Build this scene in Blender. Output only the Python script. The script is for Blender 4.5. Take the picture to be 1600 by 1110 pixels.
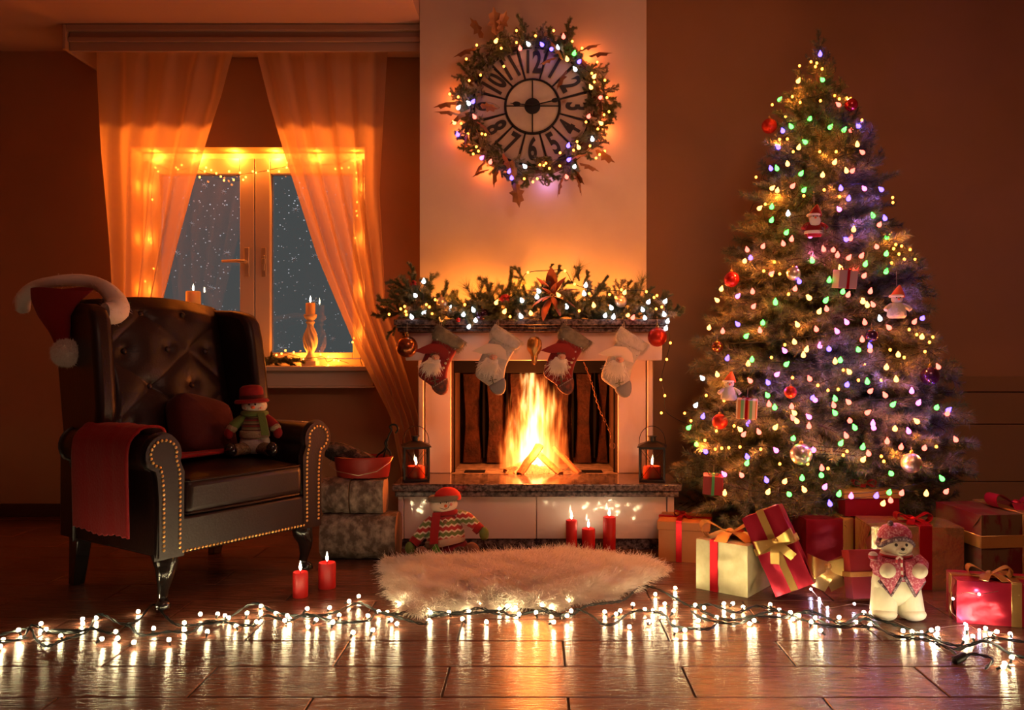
import bpy, math, random
import numpy as np
from mathutils import Vector, Matrix, Euler
PI = math.pi
random.seed(7)
rng = np.random.default_rng(7)
SC = bpy.context.scene
COL = SC.collection
for o in list(bpy.data.objects):
    bpy.data.objects.remove(o)

# ------------------------------------------------------------------ camera, world, lights, exposure
F, H, CX, CY = 1300.0, 0.92, 838.0, 555.0       # focal length in pixels, eye height, principal point
cam = bpy.data.objects.new('camera', bpy.data.cameras.new('camera'))
COL.objects.link(cam)
cam.location = (0, 0, H)
cam.rotation_euler = (PI / 2, 0, 0)
cam.data.sensor_width = 36
cam.data.lens = 36 * F / 1600
cam.data.shift_x = -(CX - 800) / 1600
cam.data.clip_start = 0.05
SC.camera = cam
wd = bpy.data.worlds.new('night_sky')
SC.world = wd
wd.use_nodes = True
wd.node_tree.nodes['Background'].inputs[0].default_value = (0.075, 0.085, 0.085, 1)
wd.node_tree.nodes['Background'].inputs[1].default_value = 1.0
SC.view_settings.view_transform = 'Standard'
SC.view_settings.look = 'None'
SC.view_settings.gamma = 1
SC.view_settings.use_curve_mapping = False
SC.view_settings.exposure = 0.0
SC.cycles.max_bounces = 8
SC.cycles.diffuse_bounces = 3
SC.cycles.glossy_bounces = 4
SC.cycles.transparent_max_bounces = 16
SC.cycles.sample_clamp_indirect = 3
SC.cycles.caustics_reflective = False
SC.cycles.caustics_refractive = False
SC.cycles.use_light_tree = True


def lamp(name, kind, loc, energy, color, size=0.02, rot=None, sx=None):
    L = bpy.data.lights.new(name, kind)
    L.energy = energy
    L.color = color
    if kind == 'AREA':
        L.shape = 'RECTANGLE'
        L.size = size
        L.size_y = sx or size
    else:
        L.shadow_soft_size = size
    o = bpy.data.objects.new(name, L)
    COL.objects.link(o)
    o.location = loc
    if rot:
        o.rotation_euler = rot
    return o


rl = lamp('room_fill', 'AREA', (1.05, 0.9, 3.0), 15, (1.0, 0.50, 0.32), 1.2, (math.radians(42), 0, math.radians(-4)), 0.7)  # added overhead fill that raises the overall level, not a fixture
rl.data.spread = math.radians(115)
lamp('rear_fill', 'AREA', (0.6, -1.6, 2.2), 2.8, (1.0, 0.62, 0.55), 1.2, (math.radians(75), 0, 0), 0.8)  # unseen weak fill added behind the camera to lift the room
lamp('fire_light', 'POINT', (-0.03, 4.17, 0.66), 22, (1.0, 0.21, 0.03), 0.04)
lamp('fire_light', 'POINT', (0.01, 4.22, 0.44), 15, (1.0, 0.20, 0.03), 0.04)
for p_, e_ in [((-2.22 + .235 * k, 4.84, 2.085), 3.6) for k in range(6)] + [((-2.28, 4.83, z_), 1.3) for z_ in (1.9, 1.6, 1.3, 1.05)] + [((-1.01, 4.83, z_), 1.3) for z_ in (1.9, 1.6, 1.3, 1.05)] + [((-1.2, 4.80, .90), 2.5), ((-1.35, 4.80, .90), 2), ((-2.1, 4.80, .90), 3)]:
    lamp('window_string_glow', 'POINT', p_, e_, (1.0, 0.22, 0.018), 0.008)
for p_, e_ in (((-0.48, 4.17, 1.20), 1.2), ((-0.28, 4.17, 1.24), 2.1), ((-0.05, 4.17, 1.26), 2.2), ((0.15, 4.17, 1.27), 2.0), ((0.42, 4.17, 1.24), 1.7), ((-.4, 3.93, 1.2), .8), ((0.0, 3.93, 1.22), .8), ((.4, 3.93, 1.2), .8)):
    lamp('garland_glow', 'POINT', p_, e_, (1.0, 0.27, 0.025), 0.006)
lamp('snow_fill', 'POINT', (-1.7, 5.6, 3.4), 190, (0.85, 0.9, 1.0), 0.1)  # added unseen light outside so the snowflakes show up

# ------------------------------------------------------------------ helpers
def at(px, py, D):
    """world point that the reference pixel shows at distance D"""
    return Vector(((px - CX) * D / F, D, H + (CY - py) * D / F))


def floor_at(px, py, z=0.0):
    D = (H - z) * F / (py - CY)
    return Vector(((px - CX) * D / F, D, z))


WORG = {}


class B:
    """collects faces, then links them as one mesh object"""
    def __init__(s):
        s.v = []
        s.f = []

    def add(s, vs, fs, M=None):
        k = len(s.v)
        if M is not None:
            vs = [M @ Vector(v) for v in vs]
        s.v += [tuple(v) for v in vs]
        s.f += [tuple(i + k for i in f) for f in fs]
        return s

    def box(s, x0, x1, y0, y1, z0, z1, M=None):
        return s.add([(x0, y0, z0), (x1, y0, z0), (x1, y1, z0), (x0, y1, z0), (x0, y0, z1), (x1, y0, z1), (x1, y1, z1), (x0, y1, z1)],
                     [(0, 3, 2, 1), (4, 5, 6, 7), (0, 1, 5, 4), (1, 2, 6, 5), (2, 3, 7, 6), (3, 0, 4, 7)], M)

    def lathe(s, prof, n=20, M=None, sx=1, sy=1, cap=True, fn=None):
        vs, fs = [], []
        for j, (r, z) in enumerate(prof):
            for i in range(n):
                a = 2 * PI * i / n
                rr = r if fn is None else fn(r, z, a)
                vs.append((rr * math.cos(a) * sx, rr * math.sin(a) * sy, z))
        for j in range(len(prof) - 1):
            for i in range(n):
                k = (i + 1) % n
                fs.append((j * n + i, j * n + k, (j + 1) * n + k, (j + 1) * n + i))
        if cap:
            fs.append(tuple(range(n))[::-1])
            fs.append(tuple((len(prof) - 1) * n + i for i in range(n)))
        return s.add(vs, fs, M)

    def ball(s, c, r, n=14, m=9, M=None, fn=None):
        if not hasattr(r, '__len__'):
            r = (r, r, r)
        vs, fs = [], []
        for j in range(1, m):
            t = PI * j / m
            for i in range(n):
                a = 2 * PI * i / n
                d = Vector((math.sin(t) * math.cos(a), math.sin(t) * math.sin(a), math.cos(t)))
                k = 1 if fn is None else fn(d)
                vs.append((c[0] + r[0] * d.x * k, c[1] + r[1] * d.y * k, c[2] + r[2] * d.z * k))
        vs.append((c[0], c[1], c[2] + r[2]))
        vs.append((c[0], c[1], c[2] - r[2]))
        T, Bm = len(vs) - 2, len(vs) - 1
        for j in range(m - 2):
            for i in range(n):
                k = (i + 1) % n
                fs.append((j * n + i, (j + 1) * n + i, (j + 1) * n + k, j * n + k))
        for i in range(n):
            k = (i + 1) % n
            fs.append((T, i, k))
            fs.append((Bm, (m - 2) * n + k, (m - 2) * n + i))
        return s.add(vs, fs, M)

    def tube(s, pts, r, n=8, M=None, cap=True, closed=False, flat=1.0):
        P = [Vector(p) for p in pts]
        N = len(P)
        if not hasattr(r, '__len__'):
            r = [r] * N
        vs, fs = [], []
        up = None
        for i in range(N):
            if closed:
                t = P[(i + 1) % N] - P[i - 1]
            else:
                t = P[min(i + 1, N - 1)] - P[max(i - 1, 0)]
            if t.length < 1e-9:
                t = Vector((0, 0, 1))
            t.normalize()
            if up is None:
                up = Vector((0, 0, 1)) if abs(t.z) < .9 else Vector((0, 1, 0))
            u = t.cross(up)
            if u.length < 1e-6:
                u = t.orthogonal()
            u.normalize()
            w = u.cross(t).normalized()
            up = w
            for k in range(n):
                a = 2 * PI * k / n
                vs.append(P[i] + u * (r[i] * math.cos(a)) + w * (r[i] * flat * math.sin(a)))
        rings = N if closed else N - 1
        for i in range(rings):
            j = (i + 1) % N
            for k in range(n):
                l = (k + 1) % n
                fs.append((i * n + k, i * n + l, j * n + l, j * n + k))
        if cap and not closed:
            fs.append(tuple(range(n))[::-1])
            fs.append(tuple((N - 1) * n + k for k in range(n)))
        return s.add(vs, fs, M)

    def grid(s, fn, nu, nv, M=None):
        vs = [fn(i / nu, j / nv) for j in range(nv + 1) for i in range(nu + 1)]
        fs = [(j * (nu + 1) + i, j * (nu + 1) + i + 1, (j + 1) * (nu + 1) + i + 1, (j + 1) * (nu + 1) + i) for j in range(nv) for i in range(nu)]
        return s.add(vs, fs, M)

    def extr(s, poly, y0, y1, M=None, bulge=0.0):
        """outline in x,z pushed from y0 to y1; bulge swells both faces"""
        n = len(poly)
        c = (sum(p[0] for p in poly) / n, sum(p[1] for p in poly) / n)
        vs = [(x, y0, z) for x, z in poly] + [(x, y1, z) for x, z in poly]
        fs = [(i, (i + 1) % n, n + (i + 1) % n, n + i) for i in range(n)]
        if bulge:
            d = bulge
            for q, (yy, sg) in enumerate(((y0, -1), (y1, 1))):
                k = len(vs)
                vs += [(c[0] + (x - c[0]) * .72, yy + sg * d * .8, c[1] + (z - c[1]) * .72) for x, z in poly]
                vs += [(c[0] + (x - c[0]) * .35, yy + sg * d, c[1] + (z - c[1]) * .35) for x, z in poly]
                vs.append((c[0], yy + sg * d, c[1]))
                o = q * n
                for i in range(n):
                    j = (i + 1) % n
                    f1, f2, f3 = (o + i, o + j, k + j, k + i), (k + i, k + j, k + n + j, k + n + i), (k + n + i, k + n + j, k + 2 * n)
                    if q == 0:
                        f1, f2, f3 = f1[::-1], f2[::-1], f3[::-1]
                    fs += [f1, f2, f3]
        else:
            fs.append(tuple(range(n)))
            fs.append(tuple(range(n, 2 * n))[::-1])
        return s.add(vs, fs, M)

    def strip(s, pts, wid, th=0.002, M=None):
        """ribbon along pts; wid = list of half-width vectors"""
        P = [Vector(p) for p in pts]
        N = len(P)
        if not isinstance(wid, list):
            wid = [Vector(wid)] * N
        vs, fs = [], []
        for i in range(N):
            t = (P[min(i + 1, N - 1)] - P[max(i - 1, 0)])
            w = Vector(wid[i])
            nn = t.cross(w)
            nn = nn.normalized() * th / 2 if nn.length > 1e-9 else Vector((0, 0, th / 2))
            vs += [P[i] - w - nn, P[i] + w - nn, P[i] + w + nn, P[i] - w + nn]
        for i in range(N - 1):
            a, b = i * 4, i * 4 + 4
            for k in range(4):
                l = (k + 1) % 4
                fs.append((a + k, a + l, b + l, b + k))
        fs.append((3, 2, 1, 0))
        e = (N - 1) * 4
        fs.append((e, e + 1, e + 2, e + 3))
        return s.add(vs, fs, M)

    def build(s, name, mat, parent=None, smooth=True, world=False, bev=0, seg=2, sub=0, loc=None, rot=None, label=None, stuff=False):
        if world and parent is not None:
            ox, oy, oz = WORG[parent.name]
            s.v = [(x - ox, y - oy, z - oz) for x, y, z in s.v]
        me = bpy.data.meshes.new(name)
        me.from_pydata(s.v, [], s.f)
        me.materials.append(mat)
        if smooth:
            me.polygons.foreach_set('use_smooth', [True] * len(me.polygons))
            if not sub:
                me.set_sharp_from_angle(angle=0.75)
        me.update()
        o = bpy.data.objects.new(name, me)
        COL.objects.link(o)
        if parent is not None:
            o.parent = parent
            base = WORG.get(parent.name, (0, 0, 0))
            WORG[o.name] = base
        else:
            WORG[o.name] = (0, 0, 0)
        if bev:
            m = o.modifiers.new('bevel', 'BEVEL')
            m.width = bev
            m.segments = seg
            m.limit_method = 'ANGLE'
            m.angle_limit = 0.6
        if sub:
            m = o.modifiers.new('subdivision', 'SUBSURF')
            m.levels = sub
            m.render_levels = sub
        if loc is not None:
            o.location = loc
        if rot is not None:
            o.rotation_euler = rot
        if label:
            o['label'] = label
        if stuff:
            o['kind'] = 'stuff'
        return o


def thing(name, label, cat, loc=(0, 0, 0), rot=(0, 0, 0), group=None, scale=1):
    o = bpy.data.objects.new(name, None)
    COL.objects.link(o)
    o.empty_display_size = .1
    o.location = loc
    o.rotation_euler = rot
    o.scale = (scale,) * 3
    o['label'] = label
    o['category'] = cat
    if group:
        o['group'] = group
    WORG[o.name] = tuple(loc)
    return o


def tag(o, label, cat=None, group=None, kind=None):
    o['label'] = label
    if cat:
        o['category'] = cat
    if group:
        o['group'] = group
    if kind:
        o['kind'] = kind
    return o


def structure(o, label=None):
    o['kind'] = 'structure'
    if label:
        o['label'] = label
    return o


def put(data, name, parent, loc, rot=(0, 0, 0), sc=1, mat=None):
    """a part that shares mesh data"""
    o = bpy.data.objects.new(name, data)
    COL.objects.link(o)
    o.parent = parent
    o.location = loc
    o.rotation_euler = rot
    o.scale = (sc,) * 3 if not hasattr(sc, '__len__') else sc
    return o


def T(x=0, y=0, z=0, rx=0, ry=0, rz=0, s=1):
    M = Matrix.Translation((x, y, z)) @ Euler((rx, ry, rz)).to_matrix().to_4x4()
    if hasattr(s, '__len__'):
        return M @ Matrix.Diagonal((s[0], s[1], s[2], 1))
    return M @ Matrix.Scale(s, 4)


def lerp(xs, ys, x):
    return float(np.interp(x, xs, ys))


def spline(pts, n):
    """Catmull-Rom resampling"""
    P = [Vector(p) for p in pts]
    out = []
    for i in range(len(P) - 1):
        a, b, c, d = P[max(i - 1, 0)], P[i], P[i + 1], P[min(i + 2, len(P) - 1)]
        for k in range(n):
            t = k / n
            out.append(0.5 * ((2 * b) + (c - a) * t + (2 * a - 5 * b + 4 * c - d) * t * t + (3 * b - a - 3 * c + d) * t ** 3))
    out.append(P[-1])
    return out


def fur(name, roots, dirs, L, rad, mat, parent=None, droop=.25, K=4, jit=.35, stuff=True):
    roots = np.asarray(roots, dtype=np.float32)
    dirs = np.asarray(dirs, dtype=np.float32)
    N = len(roots)
    L = np.broadcast_to(np.asarray(L, dtype=np.float32), (N,))[:, None] * rng.uniform(.7, 1.15, (N, 1))
    d = dirs + rng.normal(0, jit, (N, 3))
    d /= np.linalg.norm(d, axis=1, keepdims=True) + 1e-6
    curl = rng.normal(0, .25, (N, 3))
    pos = np.zeros((N, K, 3), dtype=np.float32)
    for k in range(K):
        t = k / (K - 1)
        pos[:, k] = roots + d * L * t + (curl + np.array([0, 0, -droop])) * L * t * t
    cu = bpy.data.hair_curves.new(name)
    cu.add_curves([K] * N)
    cu.attributes['position'].data.foreach_set('vector', pos.reshape(-1))
    ra = cu.attributes.get('radius') or cu.attributes.new('radius', 'FLOAT', 'POINT')
    rr = np.tile(np.linspace(rad, rad * .25, K), N).astype(np.float32)
    ra.data.foreach_set('value', rr)
    cu.materials.append(mat)
    o = bpy.data.objects.new(name, cu)
    COL.objects.link(o)
    if parent is not None:
        o.parent = parent
    if stuff:
        o['kind'] = 'stuff'
    return o


def surf_samples(ob, N):
    """random points and normals on a mesh object, in its own space"""
    me = ob.data
    me.calc_loop_triangles()
    co = np.array([v.co[:] for v in me.vertices])
    tri = np.array([t.vertices[:] for t in me.loop_triangles])
    a, b, c = co[tri[:, 0]], co[tri[:, 1]], co[tri[:, 2]]
    cr = np.cross(b - a, c - a)
    ar = np.linalg.norm(cr, axis=1)
    idx = rng.choice(len(tri), N, p=ar / ar.sum())
    u, v = rng.random((N, 1)), rng.random((N, 1))
    k = (u + v) > 1
    u = np.where(k, 1 - u, u)
    v = np.where(k, 1 - v, v)
    p = a[idx] + (b - a)[idx] * u + (c - a)[idx] * v
    n = cr[idx] / (ar[idx][:, None] + 1e-12)
    return p, n


# ------------------------------------------------------------------ materials
def nodes(name):
    m = bpy.data.materials.new(name)
    m.use_nodes = True
    nt = m.node_tree
    return m, nt, nt.nodes['Principled BSDF'], nt.nodes['Material Output']


def N_(nt, kind, **kw):
    n = nt.nodes.new(kind)
    for k, v in kw.items():
        if k.startswith('i_'):
            n.inputs[k[2:].replace('_', ' ')].default_value = v
        else:
            setattr(n, k, v)
    return n


def mat(name, col, rough=.6, metal=0, col2=None, nscale=8, stretch=(1, 1, 1), bump=0, bscale=40, sheen=0, emit=None, est=0, sss=0, coat=0, rnd=0, glitter=0, contrast=(.35, .65)):
    m, nt, p, out = nodes(name)
    p.inputs['Base Color'].default_value = (*col, 1)
    p.inputs['Roughness'].default_value = rough
    p.inputs['Metallic'].default_value = metal
    if sheen:
        p.inputs['Sheen Weight'].default_value = sheen
        p.inputs['Sheen Roughness'].default_value = .4
    if coat:
        p.inputs['Coat Weight'].default_value = coat
    if sss:
        p.inputs['Subsurface Weight'].default_value = sss
        p.inputs['Subsurface Radius'].default_value = (.03, .012, .006)
        p.inputs['Subsurface Scale'].default_value = .5
    if emit:
        p.inputs['Emission Color'].default_value = (*emit, 1)
        p.inputs['Emission Strength'].default_value = est
    tc = N_(nt, 'ShaderNodeTexCoord')
    mp = N_(nt, 'ShaderNodeMapping')
    mp.inputs['Scale'].default_value = stretch
    nt.links.new(tc.outputs['Object'], mp.inputs[0])
    if col2:
        n = N_(nt, 'ShaderNodeTexNoise', i_Scale=nscale, i_Detail=6.0, i_Roughness=.6)
        nt.links.new(mp.outputs[0], n.inputs['Vector'])
        r = N_(nt, 'ShaderNodeValToRGB')
        r.color_ramp.elements[0].position, r.color_ramp.elements[1].position = contrast
        r.color_ramp.elements[0].color = (*col, 1)
        r.color_ramp.elements[1].color = (*col2, 1)
        nt.links.new(n.outputs['Fac'], r.inputs[0])
        src = r.outputs[0]
        if rnd:
            oi = N_(nt, 'ShaderNodeObjectInfo')
            mr = N_(nt, 'ShaderNodeMapRange')
            mr.inputs['To Min'].default_value = 1 - rnd
            mr.inputs['To Max'].default_value = 1 + rnd
            nt.links.new(oi.outputs['Random'], mr.inputs['Value'])
            hs = N_(nt, 'ShaderNodeHueSaturation')
            nt.links.new(mr.outputs[0], hs.inputs['Value'])
            nt.links.new(src, hs.inputs['Color'])
            src = hs.outputs[0]
        nt.links.new(src, p.inputs['Base Color'])
    if bump:
        n = N_(nt, 'ShaderNodeTexNoise', i_Scale=bscale, i_Detail=4.0)
        nt.links.new(mp.outputs[0], n.inputs['Vector'])
        b = N_(nt, 'ShaderNodeBump', i_Strength=bump, i_Distance=.01)
        nt.links.new(n.outputs['Fac'], b.inputs['Height'])
        nt.links.new(b.outputs[0], p.inputs['Normal'])
    if glitter:
        v = N_(nt, 'ShaderNodeTexVoronoi', i_Scale=glitter)
        nt.links.new(tc.outputs['Object'], v.inputs['Vector'])
        b = N_(nt, 'ShaderNodeBump', i_Strength=.9, i_Distance=.004)
        nt.links.new(v.outputs['Color'], b.inputs['Height'])
        nt.links.new(b.outputs[0], p.inputs['Normal'])
    return m


def emis(name, col, st):
    m, nt, p, out = nodes(name)
    nt.nodes.remove(p)
    e = N_(nt, 'ShaderNodeEmission')
    e.inputs[0].default_value = (*col, 1)
    e.inputs[1].default_value = st
    nt.links.new(e.outputs[0], out.inputs['Surface'])
    return m


def window_glass(name, tint=(1, 1, 1), rough=0.0):
    m, nt, p, out = nodes(name)
    nt.nodes.remove(p)
    t = N_(nt, 'ShaderNodeBsdfTransparent')
    t.inputs[0].default_value = (*tint, 1)
    g = N_(nt, 'ShaderNodeBsdfGlossy')
    g.inputs['Roughness'].default_value = rough
    f = N_(nt, 'ShaderNodeFresnel', i_IOR=1.7)
    mx = N_(nt, 'ShaderNodeMixShader')
    nt.links.new(f.outputs[0], mx.inputs[0])
    nt.links.new(t.outputs[0], mx.inputs[1])
    nt.links.new(g.outputs[0], mx.inputs[2])
    nt.links.new(mx.outputs[0], out.inputs['Surface'])
    return m


def sheer(name, col, transp):
    m, nt, p, out = nodes(name)
    nt.nodes.remove(p)
    t = N_(nt, 'ShaderNodeBsdfTransparent')
    d = N_(nt, 'ShaderNodeBsdfDiffuse')
    l = N_(nt, 'ShaderNodeBsdfTranslucent')
    d.inputs[0].default_value = (*col, 1)
    l.inputs[0].default_value = (*col, 1)
    a = N_(nt, 'ShaderNodeMixShader')
    a.inputs[0].default_value = .6
    b = N_(nt, 'ShaderNodeMixShader')
    lw = N_(nt, 'ShaderNodeLayerWeight', i_Blend=.35)
    mr = N_(nt, 'ShaderNodeMapRange')
    mr.inputs['To Min'].default_value = 1 - transp
    mr.inputs['To Max'].default_value = 1.0
    nt.links.new(lw.outputs['Facing'], mr.inputs['Value'])
    nt.links.new(mr.outputs[0], b.inputs[0])
    nt.links.new(d.outputs[0], a.inputs[1])
    nt.links.new(l.outputs[0], a.inputs[2])
    nt.links.new(t.outputs[0], b.inputs[1])
    nt.links.new(a.outputs[0], b.inputs[2])
    nt.links.new(b.outputs[0], out.inputs['Surface'])
    return m


def bands(name, cols, scale, axis='Z', zig=0.0, zigf=1.0, rough=.9):
    """knitted stripes; zig makes zigzags"""
    m, nt, p, out = nodes(name)
    p.inputs['Roughness'].default_value = rough
    p.inputs['Sheen Weight'].default_value = .3
    tc = N_(nt, 'ShaderNodeTexCoord')
    sp = N_(nt, 'ShaderNodeSeparateXYZ')
    nt.links.new(tc.outputs['Object'], sp.inputs[0])
    pp = N_(nt, 'ShaderNodeMath', operation='PINGPONG')
    pp.inputs[1].default_value = 1 / zigf
    nt.links.new(sp.outputs['X'], pp.inputs[0])
    ml = N_(nt, 'ShaderNodeMath', operation='MULTIPLY')
    ml.inputs[1].default_value = zig
    nt.links.new(pp.outputs[0], ml.inputs[0])
    ad = N_(nt, 'ShaderNodeMath', operation='ADD')
    nt.links.new(sp.outputs[axis], ad.inputs[0])
    nt.links.new(ml.outputs[0], ad.inputs[1])
    sc = N_(nt, 'ShaderNodeMath', operation='MULTIPLY')
    sc.inputs[1].default_value = scale
    nt.links.new(ad.outputs[0], sc.inputs[0])
    fr = N_(nt, 'ShaderNodeMath', operation='FRACT')
    nt.links.new(sc.outputs[0], fr.inputs[0])
    r = N_(nt, 'ShaderNodeValToRGB')
    r.color_ramp.interpolation = 'CONSTANT'
    e = r.color_ramp.elements
    n = len(cols)
    while len(e) < n:
        e.new(.5)
    for i, c in enumerate(cols):
        e[i].position = i / n
        e[i].color = (*c, 1)
    nt.links.new(fr.outputs[0], r.inputs[0])
    nt.links.new(r.outputs[0], p.inputs['Base Color'])
    return m


PL = mat('plaster', (.74, .62, .52), .85, col2=(.66, .53, .44), nscale=1.5, bump=.05, bscale=25)
WALLP = mat('wall_paint', (.46, .25, .13), .85, col2=(.40, .22, .11), nscale=1.2, bump=.05, bscale=30)
CEILP = mat('ceiling_paint', (.55, .36, .28), .85)
WHITEP = mat('white_paint', (.72, .62, .52), .45, bump=.03, bscale=60)
PELM = mat('pelmet_paint', (.42, .28, .22), .6)
FLOORM = mat('floor_board', (.10, .042, .028), .26, col2=(.18, .072, .045), nscale=7, stretch=(1.2, 9, 1), bump=.22, bscale=14, rnd=.18)
GROUT = mat('floor_joint', (.012, .008, .006), .8)
SKIRT = mat('dark_skirting', (.06, .025, .018), .4)
MARBLE = mat('white_marble', (.74, .60, .55), .22, col2=(.52, .38, .36), nscale=2.2, stretch=(1, 1, .35), contrast=(.5, .75))
MARBV = mat('veined_marble', (.72, .58, .53), .06, col2=(.38, .28, .29), nscale=1.8, stretch=(.7, 1, 2.2), contrast=(.5, .72))
GRAN = mat('granite', (.03, .022, .025), .14, col2=(.24, .18, .17), nscale=55, contrast=(.40, .70))
IRON = mat('cast_iron', (.014, .005, .004), .6, metal=.1, col2=(.048, .015, .009), nscale=14, bump=.5, bscale=60)
BLACKM = mat('black_steel', (.006, .005, .006), .8)
SOOT = mat('sooty_brick', (.07, .035, .025), .9, col2=(.05, .03, .025), nscale=9, bump=.6, bscale=50)
ASH = mat('ash', (.22, .15, .12), .95, col2=(.08, .05, .04), nscale=25, bump=.6, bscale=80)
DARKMET = mat('lantern_metal', (.05, .042, .04), .42, metal=.8)
CHAIN = mat('rusty_chain', (.20, .09, .05), .5, metal=.8)
LEATH = mat('dark_leather', (.013, .006, .006), .36, col2=(.020, .009, .008), nscale=5, bump=.10, bscale=120)
BRASS = mat('brass_nail', (.75, .50, .18), .28, metal=1)
LEGW = mat('black_lacquer', (.010, .008, .008), .16, coat=.5)
REDC = mat('red_fleece', (.26, .007, .010), .95, sheen=.08, bump=.25, bscale=90)
REDV = mat('dark_red_velvet', (.06, .004, .004), .9, sheen=.08, bump=.2, bscale=50)
HATR = mat('hat_red_felt', (.22, .005, .008), .95, sheen=.08, bump=.2, bscale=60)
FURW = mat('white_fur', (.80, .74, .68), .95)
FURB = mat('brown_grey_fur', (.16, .12, .09), .95)
RUGF = mat('cream_sheepskin', (.95, .84, .70), .9)
WAXR = mat('red_wax', (.50, .012, .012), .42, sss=.35)
WAXC = mat('cream_wax', (.95, .70, .42), .45, sss=.5)
WICK = mat('wick', (.02, .015, .01), .9)
FLAMEM = emis('candle_flame', (1.0, .52, .14), 26)
FLAMEC = emis('candle_flame_core', (1.0, .85, .5), 40)
BARK = mat('bark', (.10, .065, .05), .95, col2=(.38, .28, .22), nscale=26, stretch=(1, 1, .8), bump=1, bscale=34, contrast=(.42, .70))
CUTW = mat('cut_wood', (.34, .19, .10), .85, col2=(.24, .13, .07), nscale=12, bump=.3, bscale=30)
CHAR = mat('charred_wood', (.015, .010, .009), .85, col2=(.16, .10, .08), nscale=28, bump=1, bscale=55, contrast=(.5, .68))
BUCKET = mat('red_enamel', (.30, .02, .015), .3)
FIRELOG = mat('burning_log', (.30, .13, .06), .85, col2=(.12, .05, .03), nscale=12, bump=.6, bscale=40)
EMBER = mat('ember', (.10, .03, .02), .9, emit=(1, .20, .03), est=3.0)
GLASS = window_glass('window_glass', (.93, .93, .93), 0.0)
LGLASS = window_glass('lantern_glass', (.95, .9, .85), .02)
SHEER = sheer('sheer_curtain', (.90, .66, .52), .30)
NEED = mat('fir_needle', (.06, .10, .045), .6, col2=(.26, .24, .15), nscale=16, rnd=.3)
NEEDG = mat('garland_needle', (.09, .13, .055), .6, col2=(.22, .22, .12), nscale=9, rnd=.3)
NEEDS = mat('frosted_needle', (.50, .44, .36), .75, col2=(.14, .14, .08), nscale=9, rnd=.3)
STEM = mat('twig', (.10, .05, .03), .9)
CABLE = mat('green_cable', (.006, .012, .012), .45)
WIRE = mat('copper_wire', (.55, .40, .28), .35, metal=.9)
GLITR = mat('red_glitter', (.55, .01, .02), .28, metal=.8, glitter=420)
GLITG = mat('gold_glitter', (.80, .52, .16), .28, metal=.9, glitter=420)
GOLDR = mat('gold_satin', (.70, .42, .12), .32, metal=.75, glitter=1400)
ORNB = mat('copper_ball', (.30, .09, .03), .22, metal=.85, bump=.15, bscale=30)
ORNR = mat('red_ball', (.45, .015, .015), .18, metal=.5, coat=.4)
ORNRG = mat('red_glitter_ball', (.50, .03, .015), .35, metal=.7, glitter=260)
ORNS = mat('champagne_ball', (.60, .50, .42), .3, metal=.85, glitter=300)
ORNV = mat('dark_violet_ball', (.06, .015, .05), .2, metal=.6, coat=.4)
PETAL = mat('russet_petal', (.26, .04, .015), .6, sheen=.4, col2=(.36, .08, .02), nscale=15)
LEAFB = mat('russet_leaf', (.22, .09, .04), .55, col2=(.34, .15, .06), nscale=20)
BERRY = mat('red_berry', (.50, .02, .02), .35)
STR = mat('thread', (.45, .36, .25), .8)
NUM = mat('black_numeral', (.012, .010, .010), .6)
TIN = mat('worn_cream_tin', (.46, .38, .31), .6, col2=(.20, .10, .06), nscale=10, contrast=(.60, .75))
DIAL = mat('dial_cream', (.66, .60, .46), .5, col2=(.50, .44, .34), nscale=6)
BLKI = mat('black_iron', (.012, .012, .012), .5, metal=.5)
COLS = {'o': (1, .22, .02), 'y': (1, .30, .06), 'g': (.07, 1, .07), 'b': (.10, .06, 1.0), 'p': (1, .11, .50), 'r': (1, .09, .06), 'w': (.85, .92, 1), 'f': (1, .80, .42)}
EM = {k: emis('light_' + {'o': 'amber', 'y': 'warm', 'g': 'green', 'b': 'blue', 'p': 'pink', 'r': 'red', 'w': 'white', 'f': 'fairy'}[k], COLS[k], s)
      for k, s in (('o', 16), ('y', 9), ('g', 8), ('b', 9), ('p', 7), ('r', 7), ('w', 5), ('f', 130))}


for m_, s_ in ((BLACKM, .1), (IRON, .15), (LEATH, .32), (SOOT, .1)):
    m_.node_tree.nodes['Principled BSDF'].inputs['Specular IOR Level'].default_value = s_


def bulb_mesh(key, r, drop=True):
    b = B()
    if drop:
        b.lathe([(r * .25, r * 1.7), (r * .4, r * 1.2), (r * .8, r * .6), (r, 0), (r * .85, -r * .6), (r * .4, -r * .95)], 8)
    else:
        b.ball((0, 0, 0), (r, r, r * 1.1), 8, 6)
    o = b.build('bulb', EM[key])
    d = o.data
    bpy.data.objects.remove(o)
    return d


BULB = {(k, s): bulb_mesh(k, *( (.0102, True) if s == 'G' else (.0058, False))) for k in COLS for s in 'GM'}


def bulbs(parent, lst):
    """lst of (world point, colour, size key)"""
    o = WORG[parent.name]
    for p, k, s in lst:
        rx, ry = (random.uniform(-.8, .8), random.uniform(-.8, .8)) if s == 'G' else (0, 0)
        put(BULB[(k, s)], 'bulb', parent, (p[0] - o[0], p[1] - o[1], p[2] - o[2]), (rx, ry, 0))
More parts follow.
